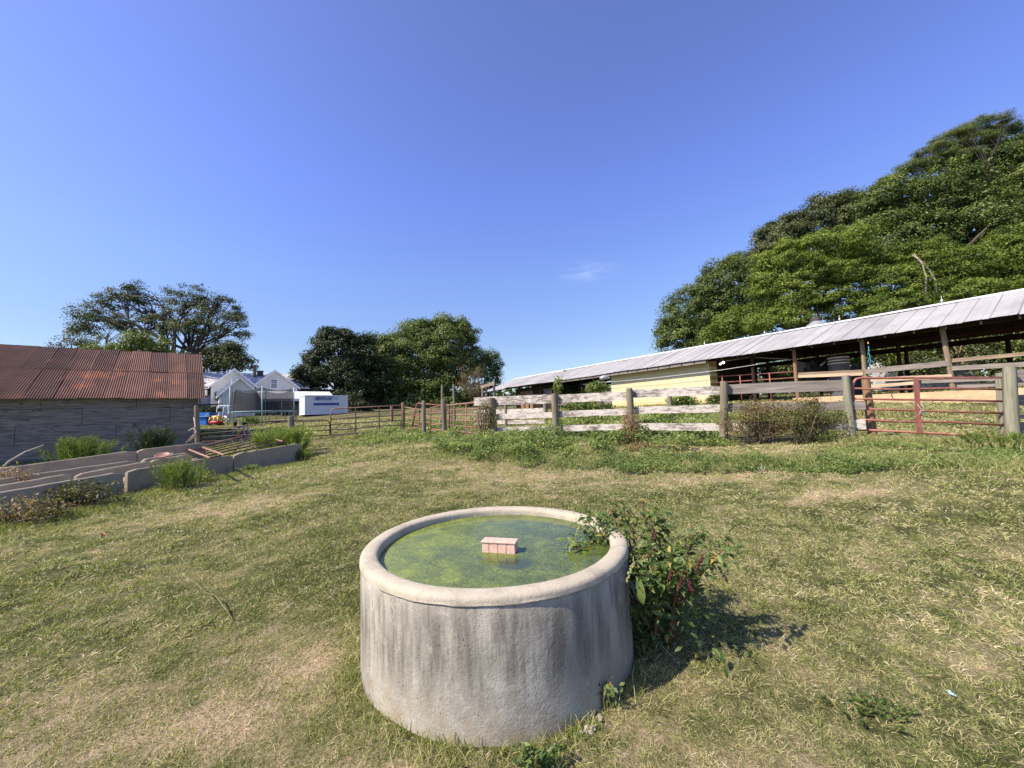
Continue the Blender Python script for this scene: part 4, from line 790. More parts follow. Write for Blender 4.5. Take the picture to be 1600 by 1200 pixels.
pg('leaning_gate', 'rusty rounded hoop panel behind the near corral post', (697, 668), (706, 668), (697, 633), (706, 633), 15.3, 15.0, 4, [], M_RUSTPIPE, True, True)

# ================================================================== LONG BARN
BE = at(1485, 507, 14.2); BE[2] = 4.24; EZ = 4.24
bx, by = -BD/np.linalg.norm(BD), BN/np.linalg.norm(BN)
FBM = Matrix(((bx[0], by[0], 0, BE[0]), (bx[1], by[1], 0, BE[1]), (0, 0, 1, 0), (0, 0, 0, 1)))   # local x: towards the viewer's right, y: into, z: world
def bl(x, y, yy=.65):
    P = ppt(off(BE, by, yy), bx, x, y); return (P-BE)[:2] @ bx, P[2]
def bw(x, y, z): return np.array([BE[0]+bx[0]*x+by[0]*y, BE[1]+bx[1]*x+by[1]*y, z])
bgz = lambda x, y: T(*bw(x, y, 0)[:2])
barn = thing('long_barn', 'long open sided livestock barn with a pale metal roof and yellow block wall section', 'barn', bw(0, 0, bgz(0, 0)))
XF = bl(760, 614, 0)[0]; XS = bl(797, 607, 0)[0]; XN = 9.5; RY, RR, FY = 4.0, 1.46, 7.2
g_ = G(); x = XN; k = 0; sl_ = RR/RY
while x > XF:
    t_ = random.random(); wob = random.uniform(-.006, .006)
    for side in (0, 1):
        V = []
        prof = [(0, 0), (.020, .026), (.040, 0), (.06, 0), (.205, .006), (.223, .016), (.241, .006), (.41, .002), (.61, .001)]
        for s_ in np.linspace(0, 1, 6):
            for (dx, dz) in prof:
                ov = -.08-(.5 if x < XS else 0)
                y = (ov+(RY-ov)*s_) if side == 0 else (FY-(FY-RY)*s_); z = EZ+y*sl_ if side == 0 else EZ+RR-(y-RY)*sl_
                V.append((x-dx, y, z+dz+wob+(.02*math.sin(x*.35)+.012*math.sin(x*1.1))+(random.uniform(-.012, .006) if s_ == 0 else 0)))
        n1 = len(prof); Fq = [(j*n1+i, j*n1+i+1, (j+1)*n1+i+1, (j+1)*n1+i) for j in range(5) for i in range(n1-1)]; g_.poly(V, Fq if side else [f[::-1] for f in Fq], t_); g_.t[-len(V):] = [(2.0 if (q_ % n1) in (0, 2) else t_) for q_ in range(len(V))]  # high tint on rib edges paints the seam shadow, with grime
    x -= .61; k += 1
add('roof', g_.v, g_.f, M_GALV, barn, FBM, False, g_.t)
def bbox(g_, x0, x1, y0, y1, z0, z1): g_.box(((x0+x1)/2, (y0+y1)/2, (z0+z1)/2), (abs(x1-x0), abs(y1-y0), abs(z1-z0)))
g_ = G(); g_.prism([(XN, RY-.28, EZ+RR-.10+.045), (XN, RY, EZ+RR+.055), (XN, RY+.28, EZ+RR-.10+.045), (XN, RY+.28, EZ+RR-.10+.03), (XN, RY, EZ+RR+.035), (XN, RY-.28, EZ+RR-.10+.03)], (XF-XN, 0, 0)); add('ridge_cap', g_.v, g_.f, M_RIDGE, barn, FBM)
# dark boarding under the roof, rafters with tails, fascia
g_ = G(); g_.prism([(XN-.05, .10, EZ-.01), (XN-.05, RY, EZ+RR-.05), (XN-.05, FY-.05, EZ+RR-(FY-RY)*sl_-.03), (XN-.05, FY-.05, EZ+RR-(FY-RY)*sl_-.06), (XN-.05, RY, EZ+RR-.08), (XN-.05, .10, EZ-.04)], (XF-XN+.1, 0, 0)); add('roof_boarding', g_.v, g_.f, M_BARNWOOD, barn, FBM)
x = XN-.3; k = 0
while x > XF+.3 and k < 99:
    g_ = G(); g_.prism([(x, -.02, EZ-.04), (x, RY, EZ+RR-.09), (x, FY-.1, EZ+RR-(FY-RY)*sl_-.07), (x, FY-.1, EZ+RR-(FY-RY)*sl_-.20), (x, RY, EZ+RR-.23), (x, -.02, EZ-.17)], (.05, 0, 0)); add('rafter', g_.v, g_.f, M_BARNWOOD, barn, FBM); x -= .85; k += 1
for (x0, x1, y_, zt_, h_) in [(XN-.2, XF+.3, .65, EZ+.13, .24), (XN-.2, XF+.3, RY+.1, EZ+.05, .24), (XN-.2, XF+.3, FY-.5, EZ+.0, .26)]:
    g_ = G(); bbox(g_, x0, x1, y_-.04, y_+.04, zt_-h_, zt_); add('header_beam', g_.v, g_.f, M_BARNWOOD, barn, FBM)
xa = bl(1102, 560, 0)[0]; xb = bl(870, 592, 0)[0]
g_ = G(); bbox(g_, xb, xa, .02, .05, EZ-.22, EZ-.03); add('fascia', g_.v, g_.f, M_RAILGREY, barn, FBM)
# posts: front row, middle row, back row
fx = [bl(1600, 520)[0]+1.6, bl(1485, 560)[0], bl(1349, 560)[0], bl(1243, 580)[0], bl(1177, 585)[0], bl(909, 600)[0], bl(862, 612)[0], bl(845, 612)[0], bl(826, 612)[0], bl(812, 612)[0], XF+6, XF+1]
for i, x_ in enumerate(fx):
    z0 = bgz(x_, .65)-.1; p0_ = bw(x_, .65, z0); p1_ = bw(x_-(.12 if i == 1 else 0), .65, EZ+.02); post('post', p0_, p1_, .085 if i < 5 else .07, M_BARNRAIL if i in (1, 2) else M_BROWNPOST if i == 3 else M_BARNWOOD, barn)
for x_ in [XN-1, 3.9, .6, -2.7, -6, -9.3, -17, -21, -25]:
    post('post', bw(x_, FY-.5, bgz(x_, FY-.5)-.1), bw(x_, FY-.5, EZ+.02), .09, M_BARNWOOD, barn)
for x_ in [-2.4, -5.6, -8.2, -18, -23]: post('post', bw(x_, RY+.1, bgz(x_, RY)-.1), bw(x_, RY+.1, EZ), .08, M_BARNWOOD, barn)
# yellow block room
y0x, y1x = bl(1110, 600)[0], bl(955, 600)[0]; zb = bgz(y0x, .65); zb2 = bgz(y1x, .65)
FY_ = Matrix(((bx[0], by[0], 0, bw(y0x, .65, 0)[0]), (bx[1], by[1], 0, bw(y0x, .65, 0)[1]), (0, 0, 1, zb), (0, 0, 0, 1)))
g_ = G(); g_.box(((y1x-y0x)/2, .1, (EZ+.1-zb)/2-.2), (y0x-y1x, .2, EZ+.1-zb+.4)); add('block_wall', g_.v, g_.f, M_YELLOW, barn, FY_)
g_ = G(); g_.box((-.1, .5, (EZ+.3-zb)/2-.2), (.2, .6, EZ+.3-zb+.2)); add('end_wall', g_.v, g_.f, M_YELLOW, barn, FY_); g_ = G(); g_.box((y1x-y0x+.1, 2.4, (EZ+.3-zb)/2-.2), (.2, 4.4, EZ+.3-zb+.2)); add('end_wall', g_.v, g_.f, M_YELLOW, barn, FY_)
g_ = G(); g_.box((-.03, 3.2, (EZ+.3-zb)/2-.1), (.06, 4.75, EZ-zb+.2)); add('board_wall', g_.v, g_.f, M_BARNWOOD, barn, FY_)
# rails and clay curb on the right half
Zf = lambda x, y: bl(x, y)
def brail(x0, t0, b0_, x1, t1, b1, mat, yy=.56, th=.04):
    a_, za = bl(x0, t0, yy); a2, za2 = bl(x0, b0_, yy); c_, zc = bl(x1, t1, yy); c2, zc2 = bl(x1, b1, yy); board('rail', bw(a_, yy, (za+za2)/2), bw(c_, yy, (zc+zc2)/2), (za-za2+zc-zc2)/2, th, mat, barn)
brail(1247, 582, 590, 1348, 578, 585.5, M_BARNRAIL); brail(1247, 586, 590.5, 1348, 582, 586.5, M_PALEBOARD, .52, .02)
brail(1352, 577, 584, 1483, 562.5, 572, M_RAILGREY); brail(1487, 561, 566, 1660, 544, 551, M_BARNRAIL); brail(1487, 572, 579, 1660, 562, 570, M_RAILGREY)
brail(1352, 591, 596, 1487, 584, 592.5, M_PALEBOARD); brail(1352, 602, 607, 1434, 595.5, 600.5, M_PALEBOARD); brail(1440, 594.5, 599, 1660, 585, 591, M_RAILGREY); brail(1495, 600.5, 607, 1660, 592, 600, M_RAILGREY, .66)
cxa = bl(1240, 622, .3)[0]
g_ = G(); g_.prism([(8.8, -.05, 1.0), (8.8, -.05, 1.52), (8.8, .18, 1.54), (8.8, .18, 1.74), (8.8, .36, 1.75), (8.8, .36, 1.0)], (cxa-8.8, 0, 0)); add('curb', g_.v, g_.f, M_CURB, barn, FBM)
g_ = G(); bbox(g_, cxa-2, 8.8, .37, FY-.4, 1.0, 1.62); add('floor', g_.v, g_.f, M_CLAY, barn, FBM)
# red pipe rails between the wall end and the first bay
for (y_a, y_b, yy) in [(588.5, 584.5, .9), (598, 594, .9)]:
    a_, za = bl(1120, y_a, yy); c_, zc = bl(1243, y_b-4, yy); g_ = G(); g_.tube([bw(a_, yy, za), bw(c_, yy, zc)], .028, 6); g_.out('pipe_rail', M_REDPIPE, barn, True)
for (x_, yt_) in [(1128, 586), (1156, 587), (1202, 583)]:
    a_, za = bl(x_, yt_, .9); g_ = G(); g_.tube([bw(a_, .9, bgz(a_, .9)), bw(a_, .9, za)], .03, 6); g_.out('pipe_post', M_REDPIPE, barn, True)
g_ = G(); a_, za = bl(1128, 565, .8); c_, zc = bl(1172, 558, .8); g_.tube([bw(a_, .8, za), bw(c_, .8, zc), bw(*[bl(1243, 556, .8)[0], .8, bl(1243, 562, .8)[1]])], .03, 6); g_.out('conduit', M_RAILGREY, barn, True)
# stable boards and doors of the far section
xs0, xs1 = bl(868, 612, 1.3)[0], bl(806, 612, 1.3)[0]; zg = bgz((xs0+xs1)/2, 1.3)
g_ = G()
x = xs0
while x > xs1: bbox(g_, x-.19, x-.01, 1.30, 1.33+random.uniform(0, .01), zg-.2, EZ-.15); x -= .2
add('stable_wall', g_.v, g_.f, M_BARNWOOD, barn, FBM)
xd = bl(832, 612, 1.25)[0]
g_ = G(); bbox(g_, xd-2.6, xd, 1.24, 1.28, zg, zg+2.0); dr = add('stable_door', g_.v, g_.f, M_BROWNPOST, barn, FBM)
g_ = G(); g_.prism([(xd-.1, 1.20, zg+.1), (xd-.3, 1.20, zg+.1), (xd-2.5, 1.20, zg+1.9), (xd-2.3, 1.20, zg+1.9)], (0, .03, 0)); bbox(g_, xd-2.6, xd, 1.20, 1.23, zg+1.9, zg+2.0); bbox(g_, xd-2.6, xd, 1.20, 1.23, zg, zg+.1); add('brace', g_.v, g_.f, M_RAILGREY, dr, FBM)
xw = bl(856, 610, 1.25)[0]; g_ = G(); bbox(g_, xw-.6, xw+.6, 1.24, 1.28, zg+1.2, zg+1.9); wd_ = add('window', g_.v, g_.f, M_GLASS, barn, FBM)
g_ = G(); bbox(g_, xw-.7, xw+.7, 1.21, 1.25, zg+1.9, zg+2.0); bbox(g_, xw-.7, xw+.7, 1.21, 1.25, zg+1.1, zg+1.2); bbox(g_, xw-.04, xw+.04, 1.21, 1.25, zg+1.2, zg+1.9); add('frame', g_.v, g_.f, M_RAILGREY, wd_, FBM)
g_ = G(); xq0, xq1 = bl(950, 608)[0], bl(872, 616)[0]; bbox(g_, xq1, xq0, 1.0, 1.05, zb2+1.0, zb2+1.22); bbox(g_, xq1, xq0, 1.0, 1.05, zb2+.3, zb2+.6); add('rail', g_.v, g_.f, M_RAILGREY, barn, FBM)
# lightning rods on the ridge
for (x_, yb, yt_) in [(1472, 474.5, 462), (1312, 503, 492), (1195, 524, 516), (1101, 541, 532)]:
    P = ppt(off(BE, by, RY), bx, x_, yb); P[2] = EZ+RR+.04; h_ = ppt(off(BE, by, RY), bx, x_, yt_)[2]
    g_ = G(); g_.tube([P, (P[0], P[1], h_)], [.012, .006], 5); ball(g_, (P[0], P[1], P[2]+.12), .05); g_.out('lightning_rod', M_RIDGE, barn, True)
P = ppt(off(BE, by, .9), bx, 878.5, 587); g_ = G(); g_.tube([P-[0, 0, .2], P+[0, 0, .55]], .03, 5); g_.tube([P+[0, 0, .5], P+[.35, 0, .42]], .09, 6); g_.out('vent_pipe', M_GALVBIT, barn, True)
g_ = G(); a_ = ppt(off(BE, by, .2), bx, 1128, 578); b_ = ppt(off(BE, by, .2), bx, 945, 597.5); c_ = ppt(off(BE, by, .5), bx, 1198, 567); g_.tube([b_, (a_+b_)/2-[0, 0, .06], a_, c_], .012, 4); g_.out('wire', M_WHITE, barn, True)
# flood light and bulbs
M_BULB = Mt('lit_bulb'); M_BULB.b.inputs['Emission Color'].default_value = (1, .88, .62, 1); M_BULB.b.inputs['Emission Strength'].default_value = 3; M_BULB = M_BULB.m
fl = at(945, 591.5, 25.5)
fl_t = thing('flood_light', 'pale metal flood lamp hanging under the eave at the left end of the yellow wall', 'lamp', fl); g_ = G(); g_.tube([fl+[-.32, 0, 0], fl+[-.12, 0, .06], fl+[.12, 0, .08], fl+[.34, 0, .05]], [.10, .17, .15, .05], 10); g_.out('lamp_shade', M_GALVBIT, fl_t, True); g_ = G(); g_.tube([fl+[.05, 0, .1], fl+[.05, 0, .5]], .02, 5); g_.out('bracket', M_GALVBIT, fl_t, True)
for (x_, y_, r_, nm) in [(1130, 566.5, .085, 'larger lit round bulb glowing under the barn roof beside the yellow wall'), (1125.5, 568.8, .065, 'smaller lit bulb glowing left of the bigger one under the barn roof')]:
    P = at(x_, y_, 22.0); lt = thing('light_bulb', nm, 'bulb', P, 'glowing bulbs in the barn'); g_ = G(); ball(g_, P, r_); g_.out('bulb', M_BULB, lt, True); g_ = G(); g_.tube([P+[0, 0, r_*.7], P+[0, 0, r_+.25]], .02, 5); g_.out('socket', M_CABLE, lt, True)
P = at(1356.5, 536.5, 15.2); g_ = G(); ball(g_, P, .03); ball(g_, P+[0, 0, .04], .022); meta(g_.out('lamp_fitting', M_YELP, None, True), 'tiny orange fitting under the roof above the blue hose', 'fitting')
g_ = G(); g_.tube([at(*q_, 15.2) for q_ in [(1357, 541), (1358, 549), (1355.5, 553), (1359, 556), (1358, 562), (1356, 566), (1359, 568.5), (1361, 565), (1360, 559), (1357.5, 552)]], .016, 6); meta(g_.out('hanging_hose', M_HOSE, None, True), 'blue hose hanging in a loop from the barn eave', 'hose')
g_ = G(); g_.tube([at(*q_, 15.6) for q_ in [(1427, 538), (1433, 545), (1443, 548), (1455, 546), (1472, 534)]], .014, 6); meta(g_.out('hanging_cable', M_CABLE, None, True), 'dark cable drooping beneath the barn roof beside the right post', 'cable')
# things stored in the barn
P = at(1311, 575, 19); tkb = thing('metal_tank', 'round pale galvanised tank standing inside the barn behind the top rail', 'tank', (P[0], P[1], bgz(0, 3)))
zt_ = at(1311, 557.5, 19)[2]; g_ = G(); g_.tube([(P[0], P[1], 1.5), (P[0], P[1], zt_)], .42, 24); g_.out('shell', simple('shaded_steel', (.10, .11, .125), .5), tkb, False); g_ = G()  # shell colour darkened for the shade inside the barn
for k in range(3): g_.tube([(P[0], P[1], zt_-.04-k*.14), (P[0], P[1], zt_-.08-k*.14)], .435, 24)
g_.out('hoop', M_RIDGE, tkb, False)
P = at(1333, 580, 20); g_ = G(); g_.box((P[0], P[1], 2.3), (1.0, .6, 2.0)); g_.tube([(P[0]-.5, P[1]-.32, 1.5), (P[0]-.5, P[1]-.32, 3.4)], .03, 6); meta(g_.out('control_cabinet', simple('dark_blue_steel', (.035, .05, .09), .5), None), 'dark blue cabinet right of the round tank inside the barn', 'cabinet')
P = at(1251, 577, 21); g_ = G(); pts = [at(*q_, 21) for q_ in [(1243, 564), (1258, 566.5), (1261, 574), (1257, 583), (1246, 584)]]; g_.prism(pts, (.9, .9, 0)); meta(g_.out('feed_hopper', M_GALVBIT, None), 'pale curved metal hopper standing inside the barn by the left inner post', 'hopper')
mt_ = thing('farm_machine', 'dark farm machine with slanted bars parked inside the barn', 'machine', at(1275, 590, 20)); g_ = G()
for q_ in [((1262, 584), (1290, 560)), ((1268, 586), (1296, 565)), ((1264, 572), (1286, 559)), ((1290, 586), (1293, 557))]: g_.tube([at(*q_[0], 20), at(*q_[1], 20.4)], .07, 6)
g_.out('arms', M_CABLE, mt_, True); g_ = G(); g_.box(at(1279, 583, 20), (1.0, .7, .7)); g_.out('engine', M_BLACK, mt_); g_ = G(); a_ = at(1264, 572, 20); g_.tube([a_, a_+[.08, -.16, 0]], .30, 20); g_.out('wheel', M_CABLE, mt_)
# roof ventilator and far building
P = at(1276, 508, 27); vt = thing('roof_ventilator', 'round grey feed bin top showing over the barn ridge', 'ventilator', P); g_ = G(); g_.tube([P-[0, 0, 3], P, P+[0, 0, .25], P+[0, 0, .26]], [.62, .62, .30, .30], 20); g_.out('cone', M_GALVBIT, vt); g_ = G(); g_.tube([P+[0, 0, .27], P+[0, 0, .5]], [.30, .36], 20); g_.out('cap', M_BARK, vt)
P = at(1455, 590, 25); ob = thing('white_outbuilding', 'pale outbuilding behind the barn seen through the open bay', 'building', (P[0], P[1], T(P[0], P[1]))); g_ = G(); A_ = at(1418, 590, 25); B__ = at(1520, 590, 25.5); zt_ = at(1455, 524, 25)[2]; A_[2] = B__[2] = 1.2; g_.prism([A_, B__, B__+[1, 3.5, 0], A_+[1, 3.5, 0]], (0, 0, zt_-1.2)); g_.out('wall', simple('streaky_white_wall', (.50, .50, .50), .8, .3, 3), ob)
g_ = G(); g_.prism([A_+[-.3, -.3, zt_-1.2], B__+[.3, -.3, zt_-1.2], B__+[.8, 3.8, zt_-.9], A_+[.5, 3.8, zt_-.9]], (0, 0, .08)); g_.out('roof', M_GALVBIT, ob)
g_ = G(); g_.tube([at(1488, 537, 20), at(1503, 560, 20)], .045, 5); g_.tube([at(1486, 548, 20), at(1496, 560, 20)], .02, 5); g_.tube([at(1502, 540, 20), at(1497, 560, 20)], .02, 5); meta(g_.out('ladder_brace', M_BROWNPOST, None, True), 'orange brown slanted braces behind the right barn post', 'brace')

# ================================================================== WHITE HOUSE
HP = at(330, 648, 45); hx = E1u; hy = E2u; HG = T(HP[0], HP[1])
house = thing('farmhouse', 'white lap sided farmhouse with three gables, pale shingles and a brick chimney', 'house', (HP[0], HP[1], HG))
hq = lambda x, y, d=0: ppt(off(HP, hy, d), hx, x, y)
def gablewall(name, pl, px_l, px_r, apex, eave_l, eave_r, d, mat, zb=None):
    a_ = hq(px_l, eave_l, d); c_ = hq(px_r, eave_r, d); b_ = hq(*apex, d); z0 = HG-1.5
    g_ = G(); g_.prism([(a_[0], a_[1], z0), (c_[0], c_[1], z0), c_, b_, a_], (hy[0]*.25, hy[1]*.25, 0)); return g_.out(name, mat, pl), a_, b_, c_
def gableroof(a_, b_, c_, depth, th=.22, over=.35):
    g_ = G(); dv_ = np.array([hy[0], hy[1], 0]); st = -dv_*over
    l = (a_-b_); l = l/np.linalg.norm(l); r = (c_-b_); r = r/np.linalg.norm(r); a2 = a_+l*over; c2 = c_+r*over; up = np.array([0, 0, th])
    g_.prism([b_+up+st, a2+up+st, a2+st+[0, 0, .02], b_+st+[0, 0, .02]], dv_*(depth+over)); g_.prism([b_+up+st+hx3*.002, c2+up+st, c2+st+[0, 0, .02], b_+st+[0, 0, .02]+hx3*.002], dv_*(depth+over)); return g_
hx3 = np.array([hx[0], hx[1], 0])
def verge(a_, b_, c_, over=.38):
    g_ = G(); dv_ = np.array([hy[0], hy[1], 0]); st = -dv_*over; l = (a_-b_); l /= np.linalg.norm(l); r = (c_-b_); r /= np.linalg.norm(r); a2 = a_+l*.4; c2 = c_+r*.4
    for q_ in (a2, c2): g_.prism([b_+st+[0, 0, .24], q_+st+[0, 0, .24], q_+st-[0, 0, .02], b_+st-[0, 0, .02]], dv_*.05)
    return g_
w1, a1_, b1_, c1_ = gablewall('wall', house, 330.5, 398, (365.5, 578.5), 603.5, 604, 0, M_SIDING)
gableroof(a1_, b1_, c1_, 7).out('roof', M_SHINGLE, house); verge(a1_, b1_, c1_).out('verge_board', M_WHITE, house)
w2, a2_, b2_, c2_ = gablewall('wall', house, 399, 464, (429.5, 581), 602, 606, 1.0, M_SIDING)
gableroof(a2_, b2_, c2_, 7).out('roof', M_SHINGLE, house); verge(a2_, b2_, c2_).out('verge_board', M_WHITE, house)
w3, a3_, b3_, c3_ = gablewall('wall', house, 345, 398, (374.5, 592.5), 617, 612, -3.4, M_SIDING)
gableroof(a3_, b3_, c3_, 3.4).out('roof', M_WHITEMETAL, house); verge(a3_, b3_, c3_).out('verge_board', M_WHITE, house)
# side wall of the small wing
s0 = hq(345, 617, -3.4); g_ = G(); g_.prism([(s0[0], s0[1], HG-1.5), (s0[0], s0[1], s0[2]), (s0[0]+hy[0]*3.3, s0[1]+hy[1]*3.3, s0[2]), (s0[0]+hy[0]*3.3, s0[1]+hy[1]*3.3, HG-1.5)], (hx[0]*.1, hx[1]*.1, 0)); g_.out('side_wall', M_SIDING, house)
for xx in (345.2, 397.6, 331, 464): 
    d_ = -3.43 if xx in (345.2, 397.6) else (-.03 if xx == 331 else .97); q_ = hq(xx, 617 if d_ < -1 else 604, d_); g_ = G(); g_.box((q_[0], q_[1], (q_[2]+HG)/2-.4), (.16, .06, q_[2]-HG+.4), 0, np.array([[hx[0], hx[1], 0], [hy[0], hy[1], 0], [0, 0, 1]])); g_.out('corner_board', M_WHITE, house)
# main roof behind (ridge along the grid) with two slopes, and its walls
r0_ = hq(312, 582, 6.5); r1_ = hq(470, 586, 6.5); ez_ = hq(320, 606, 2.2)[2]
L0 = r0_-hx3*5; g_ = G(); R1 = r0_+hx3*np.dot((r1_-r0_), hx3); R1[2] = r0_[2]; L0[2] = r0_[2]
lo0 = L0-np.array([hy[0], hy[1], 0])*5; lo1 = R1-np.array([hy[0], hy[1], 0])*5; lo0[2] = lo1[2] = ez_; hi0 = L0+np.array([hy[0], hy[1], 0])*5; hi1 = R1+np.array([hy[0], hy[1], 0])*5; hi0[2] = hi1[2] = ez_
g_.prism([L0, lo0, lo1, R1], (0, 0, .15)); g_.prism([L0-[0, 0, .004], R1-[0, 0, .004], hi1, hi0], (0, 0, .15)); g_.out('roof', M_SHINGLE, house)
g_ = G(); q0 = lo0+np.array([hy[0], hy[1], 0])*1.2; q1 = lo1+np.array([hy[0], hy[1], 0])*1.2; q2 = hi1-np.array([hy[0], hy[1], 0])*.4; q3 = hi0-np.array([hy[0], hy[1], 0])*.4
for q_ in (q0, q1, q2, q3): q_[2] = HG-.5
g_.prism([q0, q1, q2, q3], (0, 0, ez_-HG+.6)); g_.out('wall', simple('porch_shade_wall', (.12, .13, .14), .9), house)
# porch on the left, its fence and posts
pa = hq(300, 618, .2); pb_ = hq(330, 617, .2); g_ = G(); za_, zb_ = hq(320, 618.5, .2)[2], hq(320, 634, .2)[2]
g_.prism([(pa[0], pa[1], zb_), (pb_[0], pb_[1], zb_), (pb_[0], pb_[1], za_), (pa[0], pa[1], za_)], (hy[0]*.08, hy[1]*.08, 0)); g_.out('porch_wall', simple('grey_porch_boards', (.26, .26, .29), .8, .2, 6), house)
g_ = G(); t0 = hq(321.5, 606, .2); g_.box((t0[0], t0[1], (t0[2]+za_)/2), (.22, .22, t0[2]-za_)); g_.out('porch_post', M_WHITE, house)
# window of the right gable
wc = hq(428, 600, .97); hw = np.linalg.norm(hq(432.3, 600, .97)-hq(423.6, 600, .97))/2; z0_, z1_ = hq(428, 606, .97)[2], hq(428, 593.4, .97)[2]; AX = np.array([[hx[0], hx[1], 0], [hy[0], hy[1], 0], [0, 0, 1.]])
def hwin(c_, hw, z0_, z1_, d=.06, cols=2):
    g_ = G(); g_.box((c_[0], c_[1], (z0_+z1_)/2), (hw*2, .05, z1_-z0_), 0, AX); wn = g_.out('window', M_GLASS, house)
    g_ = G(); cc = np.array([c_[0]-hy[0]*d, c_[1]-hy[1]*d, 0])
    for (dx, dz, sx_, sz_) in [(-hw-.06, 0, .14, z1_-z0_+.3), (hw+.06, 0, .14, z1_-z0_+.3), (0, (z1_-z0_)/2+.07, hw*2-.02, .14), (0, -(z1_-z0_)/2-.07, hw*2-.02, .14), (0, 0, hw*2-.02, .07)]+[(0, s_*(z1_-z0_)/4, hw*2-.02, .04) for s_ in (-1, 1)]+[((k+1)*2*hw/cols-hw, 0, .035, z1_-z0_-.02) for k in range(cols-1)]:
        g_.box((cc[0]+hx[0]*dx, cc[1]+hx[1]*dx, (z0_+z1_)/2+dz), (sx_, .05+.004*abs(dz)+.01*abs(dx), sz_), 0, AX)
    g_.out('frame', M_WHITE, wn)
hwin(wc, hw, z0_, z1_, .06, 3)
wc = hq(371.5, 627, -3.43); hwin(wc, .45, hq(371, 633, -3.43)[2], hq(371, 619, -3.43)[2])
# chimney, flue, roof box
for (x0, x1, yt_, yb, d_, nm, mt) in [(396, 400.6, 571.2, 590, 5.0, 'chimney', M_BRICK), (402, 411, 580.3, 588, 5.6, 'roof_vent', simple('dark_green_vent', (.06, .09, .09), .7)), (360.3, 363.6, 590, 603, -1.0, 'flue', M_GALVBIT)]:
    a_ = hq(x0, yt_, d_); c_ = hq(x1, yt_, d_); zb_ = hq(x0, yb, d_)[2]-1.2; ww = np.linalg.norm((c_-a_)[:2]); m_ = (a_+c_)/2; g_ = G(); g_.box((m_[0], m_[1], (a_[2]+zb_)/2), (ww, ww*.8, a_[2]-zb_), 0, AX); g_.box((m_[0], m_[1], a_[2]+.04), (ww*1.15, ww*.95, .1), 0, AX); g_.out(nm, mt, house)
g_ = G(); q_ = hq(338, 612, -.1); q2 = hq(336.5, 625, -.1); g_.tube([q_, (q2[0], q2[1], q_[2]-.3), q2, q2+hx3*.6], .05, 5); g_.out('downpipe', M_CABLE, house, True)
# ---- carport
cpO = at(400, 650, 42.5); cq = lambda x, y, d=0: ppt(off(cpO, E2u, d), E1u, x, y)
cp = thing('carport', 'white metal roofed carport standing in front of the farmhouse', 'carport', (cpO[0], cpO[1], T(cpO[0], cpO[1])))
rd = 2.6; Rr0 = cq(402, 611, rd); Rr1 = cq(512, 610, rd); zr = Rr0[2]; ee0 = cq(419, 622, 0); ee1 = cq(530, 617, 0); ze = ee0[2]-.05
tl_ = (ee0-cpO)[:2] @ E1u; tr_ = (ee1-cpO)[:2] @ E1u; tl_ = min(tl_, (Rr0-off(cpO, E2u, rd))[:2] @ E1u); tr_ = (Rr1-off(cpO, E2u, rd))[:2] @ E1u+.2
cpw = lambda u, v, z: np.array([cpO[0]+E1u[0]*u+E2u[0]*v, cpO[1]+E1u[1]*u+E2u[1]*v, z])
u0_ = (Rr0-cpO)[:2] @ E1u; u1_ = tr_
g_ = G(); g_.prism([cpw(u0_, 0, ze), cpw(u0_, rd, zr), cpw(u0_, 2*rd, ze), cpw(u0_, 2*rd, ze-.08), cpw(u0_, rd, zr-.08), cpw(u0_, 0, ze-.08)], np.array([*(E1u*(u1_-u0_)), 0])); g_.out('roof', M_WHITEMETAL, cp)
g_ = G(); g_.prism([cpw(u0_+.1, -.03, ze-.3), cpw(u1_-.1, -.03, ze-.3), cpw(u1_-.1, -.03, ze-.01), cpw(u0_+.1, -.03, ze-.01)], np.array([*(E2u*.03), 0])); g_.out('fascia', M_WHITE, cp)
gz_ = T(cpO[0], cpO[1])
for u_ in np.linspace(u0_+.15, u1_-.15, 5):
    for v_ in (.1, 2*rd-.1): g_ = G(); g_.tube([cpw(u_, v_, gz_-.2), cpw(u_, v_, ze)], .06, 6); g_.out('post', M_WHITE, cp, True)
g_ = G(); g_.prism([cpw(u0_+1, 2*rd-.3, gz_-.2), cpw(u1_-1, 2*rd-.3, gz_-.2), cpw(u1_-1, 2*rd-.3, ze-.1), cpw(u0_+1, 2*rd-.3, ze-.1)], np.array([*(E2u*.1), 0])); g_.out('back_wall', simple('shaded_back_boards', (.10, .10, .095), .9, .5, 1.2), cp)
# things stored in it
for k, (u_, c_) in enumerate([(2.2, (.05, .05, .06)), (4.0, (.22, .19, .15)), (5.4, (.04, .045, .05)), (7.2, (.12, .13, .13))]):
    hh = [1.0, 1.5, .9, 1.2][k]; g_ = G()
    for j in range(3): g_.box(cpw(u_+.1*j, 1.6+.1*j, gz_+hh*(j+.5)/3), (1.1-.1*j, .8, hh/3-.02), 0, AX)
    meta(g_.out('stored_crates', simple('stored_goods_%d' % k, c_, .8, .4, 3), None), ['dark stack of crates at the left end under the carport', 'tan stack of boxes, tallest under the carport', 'low black stack of crates in the middle of the carport', 'grey stack of boxes at the right end under the carport'][k], 'crates')
